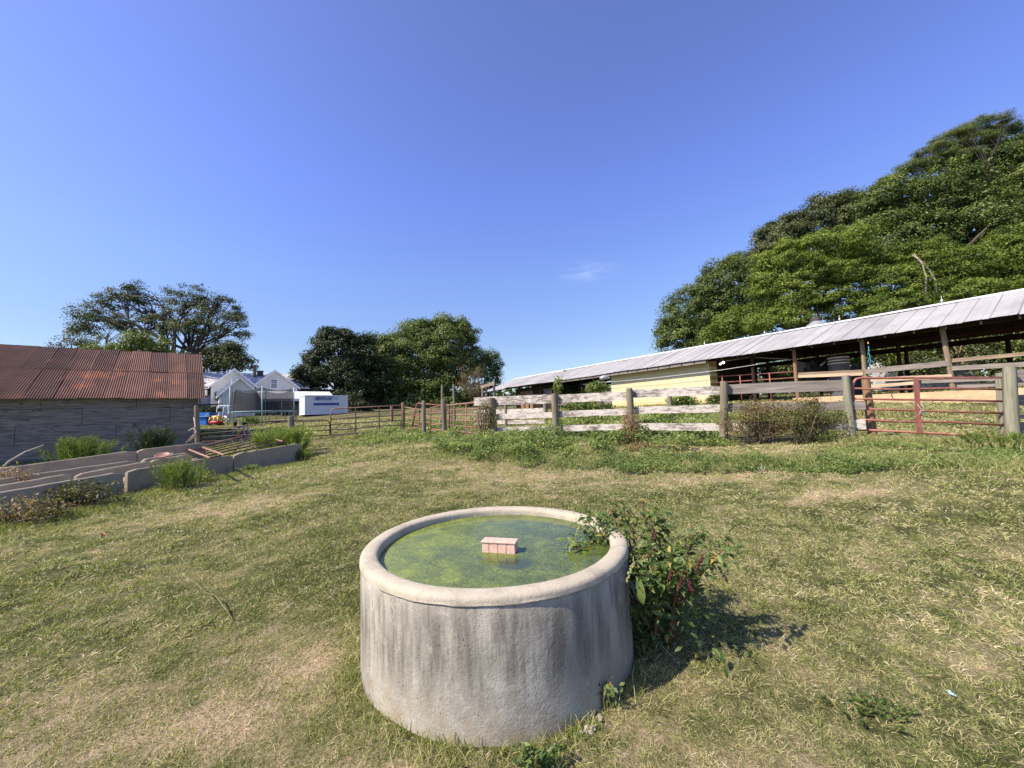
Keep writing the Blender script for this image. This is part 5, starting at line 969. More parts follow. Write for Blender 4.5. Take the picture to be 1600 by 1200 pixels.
# ---- container with lettering
K0 = at(476, 652, 41); kz0 = at(476, 650.5, 41)[2]; kz1 = at(476, 617.8, 41)[2]; kq = lambda x, y, d=0: ppt(off(K0, E2u, d), E1u, x, y)
KL = (kq(543, 630)-K0)[:2] @ E1u; ct = thing('storage_container', 'white portable storage container with blue lettering on its long side', 'container', (K0[0], K0[1], T(K0[0], K0[1])))
FK = Matrix(((E1u[0], E2u[0], 0, K0[0]), (E1u[1], E2u[1], 0, K0[1]), (0, 0, 1, kz0+.18), (0, 0, 0, 1))); KH = kz1-kz0-.18; KW = 2.35
g_ = G(); g_.box((KL/2, KW/2, KH/2), (KL-.08, KW-.08, KH-.06)); body = add('body', g_.v, g_.f, M_CONT, ct, FK)
g_ = G()
for (x_, y_) in [(.04, .04), (KL-.04, .04), (.04, KW-.04), (KL-.04, KW-.04)]: g_.box((x_, y_, KH/2), (.1, .1, KH-.02))
for z_ in (.02, KH-.02):
    for y_ in (.03, KW-.03): g_.box((KL/2, y_, z_), (KL+.02, .1, .09))
    for x_ in (.03, KL-.03): g_.box((x_, KW/2, z_), (.09, KW+.01, .085))
add('frame', g_.v, g_.f, M_WHITE, ct, FK)
g_ = G(); g_.box((KL/2, KW/2, -.22), (KL-.3, KW-.3, .4)); add('gap_shade', g_.v, g_.f, M_BLACK, ct, FK)  # black block painted as the shade in the gap under the container
def lettering(body_text, x0, x1, zmid, h, mat, par, M0, y=-.04, bold=.0):
    cu = bpy.data.curves.new('lettering', 'FONT'); cu.body = body_text; cu.size = 1; cu.extrude = .0; cu.offset = bold; tmp = bpy.data.objects.new('tmp_text', cu); col.objects.link(tmp); bpy.context.view_layer.update()
    me = bpy.data.meshes.new_from_object(tmp.evaluated_get(bpy.context.evaluated_depsgraph_get())); bpy.data.objects.remove(tmp)
    V = np.array([v.co for v in me.vertices]); lo = V.min(0); hi = V.max(0); W_ = np.stack([x0+(V[:, 0]-lo[0])/(hi[0]-lo[0])*(x1-x0), np.full(len(V), y), zmid-h/2+(V[:, 1]-lo[1])/(hi[1]-lo[1])*h], 1)
    me.vertices.foreach_set('co', W_.astype(np.float32).ravel()); me.update(); me.materials.clear(); me.materials.append(mat); o = bpy.data.objects.new('lettering', me); col.objects.link(o); WM[o] = M0; o.parent = par; o.matrix_basis = WM[par].inverted() @ M0; return o
kx = lambda x, y=622: (kq(x, y)-K0)[:2] @ E1u
kzz = lambda x, y: kq(x, y)[2]-(kz0+.18)
lettering('1-800-PACK-RAT', kx(491.5), kx(520), (kzz(505, 619.6)+kzz(505, 625.2))/2, kzz(505, 619.3)-kzz(505, 625.6), M_BLUEINK, body, FK, -.035, .03)
g_ = G()
for (x0, y0, x1, y1) in [(521, 622.5, 528, 620.2), (523, 624.3, 528, 623.0)]:
    g_.box(((kx(x0)+kx(x1))/2, -.02, (kzz(x0, y0)+kzz(x1, y1))/2), (kx(x1)-kx(x0), .02, .09)); 
add('emblem', g_.v, g_.f, M_LIGHTBLUE, body, FK)
g_ = G(); a_ = kx(490); b_ = kx(529.5); zc_ = kzz(505, 631.3); g_.box(((a_+b_)/2, -.02, zc_), (b_-a_, .02, kzz(505, 629.6)-kzz(505, 632.9))); add('stripe', g_.v, g_.f, M_BLUEINK, body, FK)
# ================================================================== TRAMPOLINE and toys
TC = at(412, 656, 31); TC[2] = T(TC[0], TC[1]); TR_ = 2.35
tpn = thing('trampoline', 'round trampoline with a dark net and teal poles in front of the farmhouse', 'trampoline', TC)
zm = TC[2]+.85; circ = lambda r, z, n=48, a0=0: [TC+np.array([r*math.cos(a0+2*math.pi*k/n), r*math.sin(a0+2*math.pi*k/n), z-TC[2]]) for k in range(n+1)]
g_ = G(); g_.tube(circ(TR_, zm), .032, 6); g_.out('ring', M_TEAL, tpn, True)
c_ = circ(TR_-.25, zm+.01)[:-1]; g_ = G(); g_.poly(c_, [tuple(range(len(c_)))]); g_.out('mat', M_BLACK, tpn)
c0 = circ(TR_-.1, zm+.06)[:-1]; V = []; Fq = []; nn_ = 48
for j in range(5):
    for k in range(nn_):
        q_ = 2*math.pi*k/nn_; sag = .22*abs(math.sin(q_*3)) if j == 4 else .0; rr = TR_-.1-.25*abs(math.sin(q_*3+.2))*j/4*.9; V.append((TC[0]+rr*math.cos(q_), TC[1]+rr*math.sin(q_), zm+.06+1.75*j/4-sag))
Fq = [(j*nn_+k, j*nn_+(k+1) % nn_, (j+1)*nn_+(k+1) % nn_, (j+1)*nn_+k) for j in range(4) for k in range(nn_)]
add('net', V, Fq, M_NET, tpn, None, True)
for k in range(6):
    a_ = math.pi/3*k; p_ = TC+np.array([(TR_+.08)*math.cos(a_), (TR_+.08)*math.sin(a_), 0]); g_ = G(); g_.tube([p_+[0, 0, .1], p_+[0, 0, .85+1.9]], .034, 6); g_.out('pole', M_TEAL, tpn, True)
    g_ = G(); b1 = math.pi/3*k+.2; b2 = b1+.5; P1_ = lambda b, z: TC+np.array([TR_*math.cos(b), TR_*math.sin(b), z]); g_.tube([P1_(b1, .83), P1_(b1, .02), P1_((b1+b2)/2, .02), P1_(b2, .02), P1_(b2, .83)], .022, 6); g_.out('leg', M_BARK, tpn, True)
# blue toy table
q0 = at(322, 663.5, 28); q0[2] = T(q0[0], q0[1]); tb = thing('toy_bench', 'bright blue plastic toy bench standing on the grass behind the shed corner', 'toy bench', q0)
g_ = G(); g_.box(q0+[0, 0, .78], (1.0, .7, .22)); g_.out('top', M_BLUE, tb); g_ = G(); g_.box(q0+[-.12, 0, .32], (.62, .5, .62)); g_.out('base', M_BLUE, tb); g_ = G(); g_.box(q0+[0, 0, .62], (1.02, .72, .05)); g_.prism([q0+[.2, -.36, .66], q0+[.44, -.36, .9], q0+[.48, -.36, .9], q0+[.3, -.36, .66]], (0, .02, 0)); g_.out('trim', M_LBLUE, tb)
# toy car
q0 = at(337.5, 665, 27.2); q0[2] = T(q0[0], q0[1]); tcr = thing('toy_car', 'red and yellow plastic ride on toy car right of the blue bench', 'toy car', q0)
def loft(name, secs, mat, par, seg=20):
    V = []; Fq = []
    for (z, rx, ry, dx) in secs:
        for k in range(seg):
            a_ = 2*math.pi*k/seg; c_, s_ = math.cos(a_), math.sin(a_); V.append((q0[0]+dx+rx*math.copysign(abs(c_)**.7, c_), q0[1]+ry*math.copysign(abs(s_)**.7, s_), q0[2]+z))
    n_ = len(secs); Fq = [(i*seg+k, i*seg+(k+1) % seg, (i+1)*seg+(k+1) % seg, (i+1)*seg+k) for i in range(n_-1) for k in range(seg)]+[tuple(range(seg))[::-1], tuple(range((n_-1)*seg, n_*seg))]
    return add(name, V, Fq, mat, par, None, True)
loft('body', [(.06, .32, .22, 0), (.10, .38, .28, 0), (.22, .40, .30, 0), (.30, .36, .27, 0)], M_REDP, tcr)
loft('roof', [(.52, .27, .22, 0), (.60, .26, .21, 0), (.66, .2, .16, 0), (.68, .08, .06, 0)], M_YELP, tcr)
g_ = G()
for sx_ in (-1, 0.05, 1):
    for sy_ in (-1, 1): g_.tube([q0+[.33*sx_, .22*sy_, .27], q0+[.26*sx_, .19*sy_, .56]], .055, 6)
g_.out('pillar', M_YELP, tcr, True)
for sx_ in (-1, 1):
    for sy_ in (-1, 1): a_ = q0+[.24*sx_, .24*sy_, .09]; g_ = G(); g_.tube([a_, a_+[0, .06*sy_, 0]], .09, 12); g_.out('wheel', M_BLACK, tcr)
# small play frame
q0 = at(376, 681, 18.5); q0[2] = T(q0[0], q0[1]); pf = thing('play_frame', 'small toy frame with grey slanted legs and a yellow middle in the grass', 'play frame', q0)
s_ = 18.5/F_PX; g_ = G()
for (x0, y0, x1, y1) in [(-10, 0, -5, 17), (13, 0, 7, 17), (-10, 0, -5.5, 17)]:
    for d_ in (-.15, .15): g_.tube([q0+[x0*s_, d_*1.6, y0*s_], q0+[x1*s_, d_, y1*s_]], .025, 6)
g_.tube([q0+[-5*s_, 0, 17*s_], q0+[7*s_, 0, 17*s_]], .05, 6); g_.out('frame', M_GALVBIT, pf, True)
g_ = G(); g_.tube([q0+[-3*s_, 0, 3*s_], q0+[-3*s_, 0, 14*s_]], .09, 8); g_.out('tube', M_YELP, pf, True)
g_ = G(); g_.box(q0+[1*s_, 0, 2*s_], (19*s_, .4, 3.5*s_)); g_.box(q0+[5*s_, 0, 6*s_], (6*s_, .3, 5*s_)); g_.out('base', M_PINKP, pf)
# white lawn chair
q0 = at(358, 650, 34); q0[2] = T(q0[0], q0[1]); lc = thing('lawn_chair', 'white tubular lawn chair in front of the farmhouse wall', 'chair', q0); g_ = G()
for d_ in (-.3, .3): g_.tube([q0+[-.5, d_, 0], q0+[.05, d_, .45], q0+[.35, d_, 1.15]], .035, 6); g_.tube([q0+[.45, d_, 0], q0+[-.2, d_, .5]], .035, 6)
g_.tube([q0+[.35, -.3, 1.15], q0+[.35, .3, 1.15]], .035, 6); g_.out('frame', M_WHITE, lc, True); g_ = G(); g_.prism([q0+[.05, -.27, .45], q0+[.33, -.27, 1.1], q0+[.36, -.27, 1.08], q0+[.08, -.27, .43]], (0, .54, 0)); g_.out('backrest', M_WHITE, lc); g_ = G(); g_.prism([q0+[-.4, -.27, .43], q0+[.05, -.27, .43], q0+[.05, -.27, .46], q0+[-.4, -.27, .46]], (0, .54, 0)); g_.out('seat', M_WHITE, lc)
q0 = at(352, 648, 36); q0[2] = T(q0[0], q0[1]); sg = thing('swing_frame', 'white metal tube frame standing behind the lawn chair', 'frame', q0); g_ = G()
for d_ in (-.4, .4): g_.tube([q0+[-.55, d_, 0], q0+[-.45, d_, 1.3], q0+[-.2, d_, 1.45], q0+[.5, d_, 1.4], q0+[.75, d_, 0]], .04, 6)
g_.tube([q0+[-.2, -.4, 1.45], q0+[-.2, .4, 1.45]], .04, 6); g_.out('frame', M_WHITE, sg, True)
for (x_, y_, Y_, nm) in [(367.5, 655.5, 25, 'dark upright planter beside the leafy bush, the left one of two'), (381, 654.5, 25, 'dark upright planter touching the leafy bush, the right one of two')]:
    q_ = at(x_, y_, Y_); q_[2] = T(q_[0], q_[1]); g_ = G(); g_.tube([q_, (q_[0], q_[1], q_[2]+.36), (q_[0], q_[1], q_[2]+.38)], [.08, .12, .09], 10); meta(g_.out('planter', M_BLACK, None, True), nm, 'planter', 'dark planters')

# ================================================================== TREES
tree('pecan_tree', 'tall open crowned pecan tree with spreading dark limbs behind the rusty shed roof', 'tree', [(150, 495, 36, 24), (185, 470, 30, 26), (215, 462, 22, 26), (245, 500, 28, 20), (290, 470, 38, 30), (330, 495, 45, 38), (365, 510, 26, 24), (300, 520, 45, 22), (135, 515, 25, 14), (210, 505, 30, 20)], 48, (293, 650), M_PECAN, .82, .85, 90, .21, sparse=True, trunk_r=.32, limbs=30, flat=.6, bark=M_DARKBARK, tintb=.05)
tree('low_pecan_tree', 'lower leafy tree between the rusty roof end and the farmhouse gable', 'tree', [(345, 560, 32, 22), (372, 568, 24, 18), (325, 565, 26, 30), (360, 545, 20, 12)], 56, (340, 650), M_PECAN, 1.1, 1.1, 150, .28, trunk_r=.3, limbs=12)
tree('thin_tree', 'thin wispy tree rising behind the left part of the rusty roof', 'tree', [(105, 530, 30, 14), (140, 535, 24, 14)], 44, (120, 640), M_GREY, .9, .6, 70, .2, sparse=True, trunk_r=.15, limbs=12)
tree('green_tree', 'bright green rounded tree just over the rusty roof under the pecan limbs', 'tree', [(225, 537, 32, 22), (200, 548, 28, 14), (165, 548, 24, 10), (250, 552, 24, 20)], 40, (225, 640), M_OAK, .8, 1.2, 130, .22, trunk_r=.2, limbs=6, tintb=.12)
tree('magnolia_tree', 'dense dark magnolia tree behind the white container', 'tree', [(530, 560, 50, 48), (505, 590, 45, 45), (555, 590, 45, 50), (525, 530, 30, 22), (570, 550, 20, 30), (480, 600, 22, 30), (560, 632, 30, 18)], 56, (535, 650), M_MAG, 1.1, 1.5, 170, .30, trunk_r=.5, limbs=6, tintb=-.05)
tree('oak_tree', 'big broad oak tree in the centre of the skyline', 'tree', [(640, 560, 55, 45), (695, 545, 50, 48), (610, 590, 42, 45), (700, 515, 32, 24), (655, 520, 38, 20), (725, 520, 22, 24), (650, 610, 55, 35), (715, 590, 38, 45), (595, 540, 24, 22), (640, 632, 62, 22), (705, 632, 46, 20), (598, 630, 30, 20)], 62, (655, 655), M_OAK, 1.25, 1.5, 150, .31, trunk_r=.6, limbs=10, tintb=.08)
tree('small_tree', 'small dark tree at the right edge of the central clump', 'tree', [(765, 570, 22, 24), (745, 560, 22, 18), (772, 590, 14, 20), (760, 615, 20, 26)], 68, (765, 650), M_OAK, 1.1, 1.3, 150, .24, trunk_r=.2, limbs=8, tintb=-.1)
tree('bare_bush', 'greyish half bare bush in front of the small dark tree', 'bush', [(745, 600, 18, 28), (728, 590, 14, 30), (750, 620, 14, 22)], 58, (742, 655), M_BRAMBLE, .8, .9, 45, .13, trunk_r=.10, limbs=40, tintb=.05, sparse=True, bark=M_TWIG)
tree('roadside_bush', 'rounded bush beside the right end of the white container', 'bush', [(552, 630, 14, 20), (566, 640, 16, 14)], 48, (555, 652), M_MAG, .7, 1.3, 120, .2, trunk_r=.1, limbs=4, tintb=.1)
tree('far_tree', 'small pale distant tree between the farmhouse and the magnolia', 'tree', [(466, 603, 12, 10), (455, 612, 12, 8)], 90, (462, 640), M_PECAN, 1.2, 1.2, 120, .35, trunk_r=.2, limbs=4)
GT = 'trees behind the long barn'
tree('oak_tree', 'dark dense tree at the left end of the wood behind the barn', 'tree', [(1095, 492, 62, 52), (1140, 455, 55, 55), (1070, 530, 45, 40), (1165, 430, 38, 38), (1100, 545, 50, 30), (1185, 480, 40, 60)], 46, (1110, 640), M_OAK, 1.0, 1.5, 160, .24, GT, trunk_r=.5, limbs=8, tintb=-.02)
tree('tall_tree', 'tall greyish green tree rising behind the bright feathery one', 'tree', [(1215, 390, 38, 38), (1245, 360, 34, 30), (1290, 345, 48, 42), (1330, 325, 30, 26), (1200, 362, 22, 16), (1340, 350, 40, 40)], 44, (1260, 640), M_GREY, .95, 1.5, 150, .23, GT, trunk_r=.4, limbs=12)
tree('broad_tree', 'very large dark green tree filling the sky at the right edge', 'tree', [(1400, 325, 62, 52), (1465, 305, 62, 52), (1540, 278, 62, 55), (1600, 290, 70, 80), (1500, 360, 90, 60), (1420, 380, 70, 60), (1350, 400, 60, 60), (1600, 240, 48, 40), (1700, 300, 80, 90), (1560, 430, 90, 60), (1680, 430, 90, 80)], 40, (1500, 630), M_OAK, 1.0, 1.5, 150, .24, GT, trunk_r=.7, limbs=16, tintb=.03)
tree('pine_tree', 'tall pine with layered yellowish needles, highest crown of the wood', 'tree', [(1535, 196, 38, 8), (1490, 216, 34, 8), (1566, 203, 22, 10), (1455, 238, 30, 8), (1425, 262, 24, 7), (1520, 228, 40, 9), (1480, 250, 36, 8), (1395, 280, 20, 6), (1545, 250, 40, 10)], 40, (1510, 630), M_PINE, .62, 2.2, 150, .24, GT, trunk_r=.16, limbs=14, bark=M_DARKBARK, flat=.45, aspect=.14, core=False, sparse=True)
tree('feathery_tree', 'bright yellow green feathery mimosa arching over the barn roof', 'tree', [(1235, 405, 58, 28), (1300, 385, 65, 26), (1200, 440, 34, 34), (1290, 430, 62, 22), (1265, 470, 66, 20), (1330, 420, 50, 40), (1330, 480, 50, 30), (1220, 500, 50, 22), (1240, 450, 50, 50)], 31, (1290, 620), M_MIMOSA, .62, 1.5, 130, .15, GT, trunk_r=.25, limbs=16, flat=.46, droop=.22, tintb=.08)
tree('feathery_tree', 'green feathery mimosa at the right edge above the bend of the barn roof', 'tree', [(1420, 440, 60, 26), (1480, 420, 70, 26), (1560, 400, 66, 30), (1600, 440, 66, 40), (1500, 465, 90, 24), (1400, 480, 60, 30), (1440, 400, 50, 24), (1680, 430, 80, 60), (1600, 370, 50, 24)], 29, (1520, 610), M_MIMOSA, .62, 1.5, 125, .15, GT, trunk_r=.25, limbs=14, flat=.46, droop=.22, tintb=-.08)
tree('light_green_tree', 'rounded light green tree low behind the barn ridge at its left', 'tree', [(1150, 510, 40, 30), (1175, 500, 30, 26), (1120, 530, 28, 22)], 38, (1150, 620), M_MIMOSA, .8, 1.4, 140, .18, GT, trunk_r=.2, limbs=6, flat=.6, tintb=-.05)
g_ = G()
for pts in ([(1466, 470), (1462, 438), (1445, 412), (1425, 398)], [(1446, 470), (1447, 432), (1441, 412), (1428, 396)]): g_.tube([at(*q_, 27.6) for q_ in pts], [.07, .055, .045, .02], 6)
meta(g_.out('dead_branch', M_PALEBARK, None, True), 'bare pale curved branches showing against the feathery trees', 'branch')
# bushes seen through the barn
for (x_, y_, rx, ry, Y_, m_, nm) in [(1400, 556, 42, 22, 24.5, M_MIMOSA, 'leafy green bush seen through the barn beside the blue hose'), (1540, 555, 46, 26, 23, M_GREY, 'olive bush seen through the barn right of the right post'), (1610, 552, 46, 26, 22, M_OAK, 'dark bush seen through the barn at the right edge'), (1205, 585, 26, 20, 27, M_OAK, 'dark bush seen through the first open bay of the barn'), (1445, 572, 30, 16, 22.5, M_GREY, 'yellowish bush in front of the pale outbuilding behind the barn')]:
    c_ = at(x_, y_, Y_); shrub('bush', nm, 'bush', c_, (rx*Y_/F_PX, 1.0, ry*Y_/F_PX*1.3), m_, 4200, .17, 0, 8, M_TWIG, 'bushes behind the barn', .5, .2, 40)
for (x_, y_, rx, ry, Y_, m_, nm) in [(1340, 548, 50, 20, 25.5, M_OAK, 'dark tall bush behind the barn left of the blue hose'), (1480, 540, 60, 24, 24, M_OAK, 'dark tall bush behind the barn around the right post'), (1590, 520, 70, 30, 23.5, M_OAK, 'tall dark bush under the far eave at the right edge'), (1690, 530, 70, 40, 23, M_GREY, 'olive bush behind the barn just outside the right edge'), (1260, 575, 40, 22, 27, M_OAK, 'dark bush behind the machine in the barn'), (890, 610, 50, 14, 38, M_OAK, 'dark bush seen through the far half of the barn')]:
    c_ = at(x_, y_, Y_); shrub('bush', nm, 'bush', c_, (rx*Y_/F_PX, 1.0, ry*Y_/F_PX*1.3), m_, 6500, .19, -.05, 8, M_TWIG, 'bushes behind the barn', .5, .2, 50)
# hedge and bush by the house
c_ = at(330, 641, 38); shrub('hedge', 'dark clipped hedge under the porch behind the blue bench', 'hedge', c_, (1.1, .6, .42), M_MAG, 2600, .12, -.1, 5, None, None, .5, .1, 40)
c_ = at(394, 656.5, 26); shrub('bush', 'small leafy green bush in front of the trampoline', 'bush', c_, (.75, .4, .35), M_WEED, 1600, .09, -.1, 8)
# distant wood closing the horizon
n = 9000; a = np.radians(rng.uniform(-75, 75, n)); R_ = rng.uniform(118, 132, n); x = R_*np.sin(a); y = R_*np.cos(a); hgt = 4.5+2.5*vnoise(a*40, a*0, 8)
P = np.stack([x, y, terr(x, y)+hgt*rng.random(n)], 1); fw = leaves('far_wood', P, rng.normal(size=(n, 3))+[0, -1, .5], rng.uniform(1, 2.2, n), rng.uniform(.7, 1.4, n), .35+rng.normal(size=n)*.15, M_OAK); meta(fw, 'distant low belt of trees along the horizon', 'wood', None, 'stuff')

# ================================================================== WEEDS along the fences
carpet('ground_cover', 'leafy green weeds covering the bank in front of the board fence', 'weeds', [(680, 715), (700, 688), (770, 686), (900, 676), (1130, 684), (1140, 702), (1040, 706), (850, 722), (760, 722)], 30000, .05, .42, .055, M_WEED, .08)
carpet('ground_cover', 'low blue green weeds in a strip below the tan patch of the bank', 'weeds', [(800, 720), (1000, 712), (1180, 716), (1330, 722), (1400, 740), (1150, 745), (960, 738), (840, 728)], 14000, .03, .15, .04, M_WEED, -.08)
carpet('ground_cover', 'green weeds around the red corral panels and posts', 'weeds', [(540, 694), (600, 676), (640, 660), (740, 664), (700, 690), (640, 692), (590, 698)], 12000, .05, .35, .08, M_WEED, .08)
carpet('ground_cover', 'mixed weeds growing behind the board fence', 'weeds', [(850, 668), (900, 652), (1150, 645), (1320, 640), (1320, 682), (980, 674)], 15000, .1, .45, .09, M_WEED, .12)
carpet('ground_cover', 'rough low weeds below the red gate at the right', 'weeds', [(1290, 700), (1420, 694), (1600, 700), (1700, 740), (1500, 735), (1330, 740), (1200, 728)], 12000, .02, .11, .035, M_WEED, .02)
carpet('ground_cover', 'pale leafy weeds between the shed wall and the troughs', 'weeds', [(0, 729), (150, 704), (320, 690), (300, 684), (120, 694), (0, 715)], 7000, .05, .28, .06, M_WEED, .12)
# blades of taller grass mixed in these patches
def tallgrass(name, label, pts, n, L, W, tb):
    q_ = np.array([ground_px(*p_)[:2] for p_ in pts]); i = rng.integers(0, len(q_)-1, n); u = rng.random((n, 1)); P = q_[i]*(1-u)+q_[i+1]*u+rng.normal(size=(n, 2))*[.35, .22]; B = np.stack([P[:, 0], P[:, 1], terr(P[:, 0], P[:, 1])], 1)
    o = blades(name, B, rng.normal(size=(n, 3))*[.4, .4, .1]+[0, 0, 1], L*rng.uniform(.4, 1.2, n), W, tb+rng.normal(size=n)*.2, M_GRASS, None, .3); meta(o, label, 'grass', None, 'stuff')
tallgrass('tall_grass', 'taller grass along the foot of the fence bank', [(690, 716), (800, 722), (960, 726), (1150, 722), (1330, 722), (1500, 728), (1650, 740)], 9000, .16, .006, .45)
tallgrass('tall_grass', 'taller grass along the front of the concrete troughs', [(0, 835), (60, 818), (140, 800), (215, 776), (300, 757), (400, 738), (480, 724)], 7000, .12, .005, .35)
tallgrass('tall_grass', 'rough yellowish grass under the red gate at the right', [(1335, 692), (1430, 694), (1520, 697), (1640, 705)], 5000, .18, .006, .5)
tallgrass('tall_grass', 'dry tall grass beyond the board fence', [(950, 652), (1100, 645), (1200, 650), (1320, 650), (1480, 648)], 6000, .45, .012, .6)
# separate clumps
tuft('weed_clump', 'bright green feathery weed clump behind the far end of the troughs', 'weed clump', 436, 700, .62, 1.15, 9000, M_BRIGHT, .1, .012, None, .25,.25, P=(*at(438, 700, 12.6)[:2], T(*at(438, 700, 12.6)[:2])))
tuft('weed_clump', 'bright green spiky weed clump growing against the front trough', 'weed clump', 275, 768, .36, .66, 3200, M_BRIGHT, -.05, .006, None, .2, .12)
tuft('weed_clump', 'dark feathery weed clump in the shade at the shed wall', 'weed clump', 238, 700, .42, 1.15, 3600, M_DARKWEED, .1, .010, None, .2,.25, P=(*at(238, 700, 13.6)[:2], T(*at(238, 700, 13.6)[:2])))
tuft('weed_clump', 'green feathery weed clump against the plywood wall, left of the dark one', 'weed clump', 128, 712, .62, 1.0, 6000, M_BRIGHT, -.25, .010, None, .22,.25, P=(*at(128, 712, 11.9)[:2], T(*at(128, 712, 11.9)[:2])))
tuft('weed_clump', 'pale green weeds leaning at the right end of the last trough', 'weed clump', 478, 722, .22, .45, 1400, M_BRIGHT, -.05, .007)
tuft('weed_clump', 'yellow green sprawling weeds at the foot of the thick gate post', 'weed clump', 1560, 702, .6, .32, 4200, M_BRIGHT, -.02, .007, None, .9)
tuft('weed_clump', 'small upright weeds left of the red gate hinge post', 'weed clump', 1290, 694, .4, .25, 1400, M_BRIGHT, -.1, .006)
c_ = at(385, 745, 8.2); c_ = ground_px(312, 757)+np.array([0, 0, .13]); shrub('weed', 'leafy olive weed beside the bright clump at the front trough', 'weed', c_, (.32, .2, .16), M_WEED, 900, .045, .05, 10)
c_ = ground_px(390, 738)+np.array([0, 0, .08]); shrub('weed', 'small leafy weed at the joint of the front troughs', 'weed', c_, (.28, .15, .1), M_WEED, 600, .04, .05, 6)
# brambles on the left, brown at the edge
c_ = ground_px(120, 800)+np.array([0, .05, .22]); shrub('bramble', 'trailing bramble with dull leaves over the front of the nearest trough', 'bramble', c_, (.95, .3, .24), M_BRAMBLE, 1900, .05, -.3, 26, M_TWIG, None, .6, .2, 46, .22)
c_ = ground_px(25, 822)+np.array([0, 0, .2]); shrub('dead_bramble', 'reddish brown dead bramble heaped at the left edge of the field', 'bramble', c_, (.70, .4, .26), M_BRAMBLE, 1800, .045, .0, 40, M_TWIG, None, .5, .25, 40, .25)
c_ = ground_px(10, 800)+np.array([-.3, .3, .45]); shrub('dead_bramble', 'brown dead leaves hanging over the trough end at the left edge', 'bramble', c_, (.5, .25, .25), M_BRAMBLE, 900, .036, .22, 30, M_REDSTEM, None, .5, .2, 30, .25)
# brown bush on the fence, red weed, vines
for (x_, y_, rx, ry, Y_, tb, nm, nlv) in [(1178, 650, 62, 38, 8.15, .02, 'brown leaved bramble bush against the fence post, left half of the thicket', 7600), (1262, 653, 62, 34, 7.75, -.1, 'olive and brown bramble bush leaning on the fence rails left of the red gate', 7600)]:
    c_ = at(x_, y_, Y_); shrub('bramble_bush', nm, 'bramble', c_, (rx*Y_/F_PX, .35, ry*Y_/F_PX), M_BRAMBLE, nlv, .034, tb-.05, 30, M_TWIG, None, .6, .26, 34, .24)
c_ = at(985, 670, 8.9); shrub('red_weed', 'reddish brown dying weed in front of the fence post', 'weed', c_, (.32, .2, .5), M_BRAMBLE, 1800, .034, .28, 24, M_REDSTEM, None, .5, .18, 40)
c_ = at(998, 700, 8.3); shrub('red_weed', 'low brown withered weed sprawling below the reddish one', 'weed', c_, (.4, .2, .13), M_BRAMBLE, 900, .034, .2, 20, M_TWIG, None, .5, .18, 30)
c_ = at(756, 655, 10.9); shrub('vine', 'leafy vine climbing over the red gate beside the left fence post', 'vine', c_, (.42, .15, .55), M_BRAMBLE, 2600, .04, -.02, 20, M_TWIG, None, .6, .25, 50)
c_ = at(873, 603, 15); shrub('tall_weed', 'tall green weed sticking up behind the second fence post', 'weed', c_, (.22, .2, .42), M_WEED, 500, .09, .15, 6)
for (x_, y_, rx, ry, Y_, m_, tb, nm) in [(915, 638, 38, 13, 15, M_OAK, .15, 'dark green bush behind the fence left of the middle post'), (932, 606, 16, 10, 20, M_OAK, .3, 'green bush standing up against the barn left of the yellow wall'), (1068, 625, 22, 11, 17, M_WEED, .05, 'green bush at the foot of the yellow wall'), (1120, 622, 12, 9, 20, M_OAK, .1, 'dark bush beside the corner of the yellow wall'), (1030, 660, 24, 9, 11.5, M_WEED, .05, 'round leafy weed just behind the fence')]:
    c_ = at(x_, y_, Y_); shrub('bush', nm, 'bush', c_, (rx*Y_/F_PX, .7, ry*Y_/F_PX*1.1), m_, 2600, .11, tb, 8, M_STEM)
# dirt bits, small things on the field
tuft('weed_clump', 'dark low weed patch near the bottom right of the field', 'weed clump', 1350, 1125, .19, .09, 900, M_WEED, -.2, .006, None, 1.4)
c_ = ground_px(1370, 1120)+np.array([0, 0, .03]); shrub('field_weed', 'dark flat leafed weed near the bottom right corner', 'weed', c_, (.17, .10, .035), M_WEED, 300, .02, -.3, 8, M_STEM, None, .5, .15)
c_ = ground_px(905, 1085)+np.array([.02, -.05, .10]); shrub('field_weed', 'small leafy weed at the foot of the tank, right of centre', 'weed', at(868, 1105, 1.98)*[1, 1, 0]+[0, 0, .07], (.03, .03, .08), M_POKE, 26, .036, .1, 5, M_STEM, None, .5, .2, 8)
shrub('field_weed', 'small spotted weed growing under the right side of the tank rim', 'weed', at(955, 1090, 2.05)*[1, 1, 0]+[0, 0, .09], (.07, .04, .10), M_POKE, 48, .034, .12, 6, M_STEM, None, .5, .2, 10)
shrub('field_weed', 'low green weeds in front of the tank at the bottom of the picture', 'weed', at(845, 1165, 1.75)*[1, 1, 0]+[0, 0, .035], (.13, .06, .05), M_POKE, 240, .035, 0, 8, M_STEM, None, .35, .2, 16)
g_ = G(); pts = [ground_px(x_, y_)+[0, 0, h_] for x_, y_, h_ in [(366, 975, .0), (350, 967, .05), (335, 955, .08), (322, 948, .10), (305, 940, .13), (290, 930, .14), (284, 925, .14)]]; g_.tube(pts, [.006, .006, .005, .0045, .004, .003, .0015], 6)
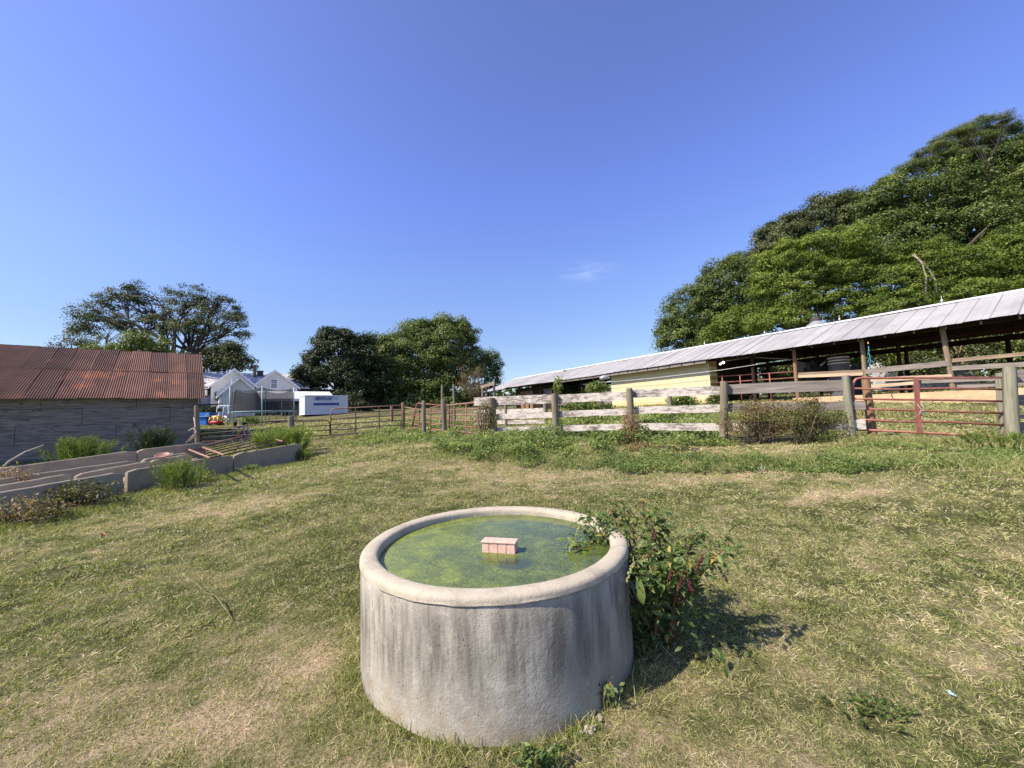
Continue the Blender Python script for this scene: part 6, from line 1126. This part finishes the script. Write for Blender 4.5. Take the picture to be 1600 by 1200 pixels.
g_.tube([pts[2], pts[2]+[-.03, 0, .05]], .002, 4); g_.tube([pts[5], pts[5]+[.02, 0, .05]], .002, 4); g_.tube([pts[0], pts[0]+[.0, .0, .12], pts[0]+[.02, 0, .19]], .002, 4); meta(g_.out('bent_stalk', M_STEM, None, True), 'bent dry olive stalk lying in the grass left of the tank', 'stalk')
for (x_, y_, s_, nm) in [(920, 1150, .020, 'pale lump of concrete at the foot of the tank'), (938, 1140, .016, 'small crumb of concrete right of the bigger lump'), (907, 1162, .012, 'tiny white crumb in front of the concrete lumps')]:
    c_ = ground_px(x_, y_); g_ = G()
    for k in range(5): ball(g_, c_+rng.normal(size=3)*[s_, s_*.7, s_*.3]+[0, 0, s_*.5], s_*rng.uniform(.35, .8))
    meta(g_.out('concrete_crumb', M_TANK, None), nm, 'rubble', 'concrete crumbs by the tank')
for (x_, y_, m_, s_, nm) in [(160, 838, M_REDP if False else simple('orange_leaf', (.55, .22, .10), .7), .05, 'orange dead leaf lying on the grass at the left'), (1485, 1090, simple('pale_blue_scrap', (.35, .55, .60), .6), .02, 'tiny pale blue scrap in the grass at the right'), (283, 838, simple('straw_scrap', (.55, .48, .36), .8), .03, 'pale dry scrap on the grass')]:
    c_ = ground_px(x_, y_)+np.array([0, 0, .02]); V, Fq = leaf_arrays(c_+rng.normal(size=(5, 3))*s_*.5*[1, 1, .2], rng.normal(size=(5, 3))*.4+[0, 0, 1], np.full(5, s_), np.full(5, s_*.6)); o = add('scrap', V, Fq, m_); meta(o, nm, 'scrap')
g_ = G(); c_ = ground_px(1191, 745)
for d_ in [(-.06, 0, .10), (.0, 0, .18), (.05, .0, .12), (-.02, 0, .12)]: g_.tube([c_, c_+np.array(d_)*.5+[.01, 0, 0], c_+d_], [.006, .005, .002], 4)
meta(g_.out('dead_twig', M_PALEBARK, None, True), 'pale bare twig standing at the foot of the weedy bank', 'twig')
g_ = G(); c_ = ground_px(1055, 1030)
for (a_, b_) in [((1018, 1022), (1056, 1040)), ((1030, 1028), (1024, 1036)), ((1034, 1024), (1040, 1018))]: g_.tube([ground_px(*a_)+[0, 0, .07], ground_px(*b_)+[0, 0, .02]], .002, 4)
meta(g_.out('dead_twig', M_PALEBARK, None, True), 'thin pale forked twig in the shadow of the pokeweed', 'twig')
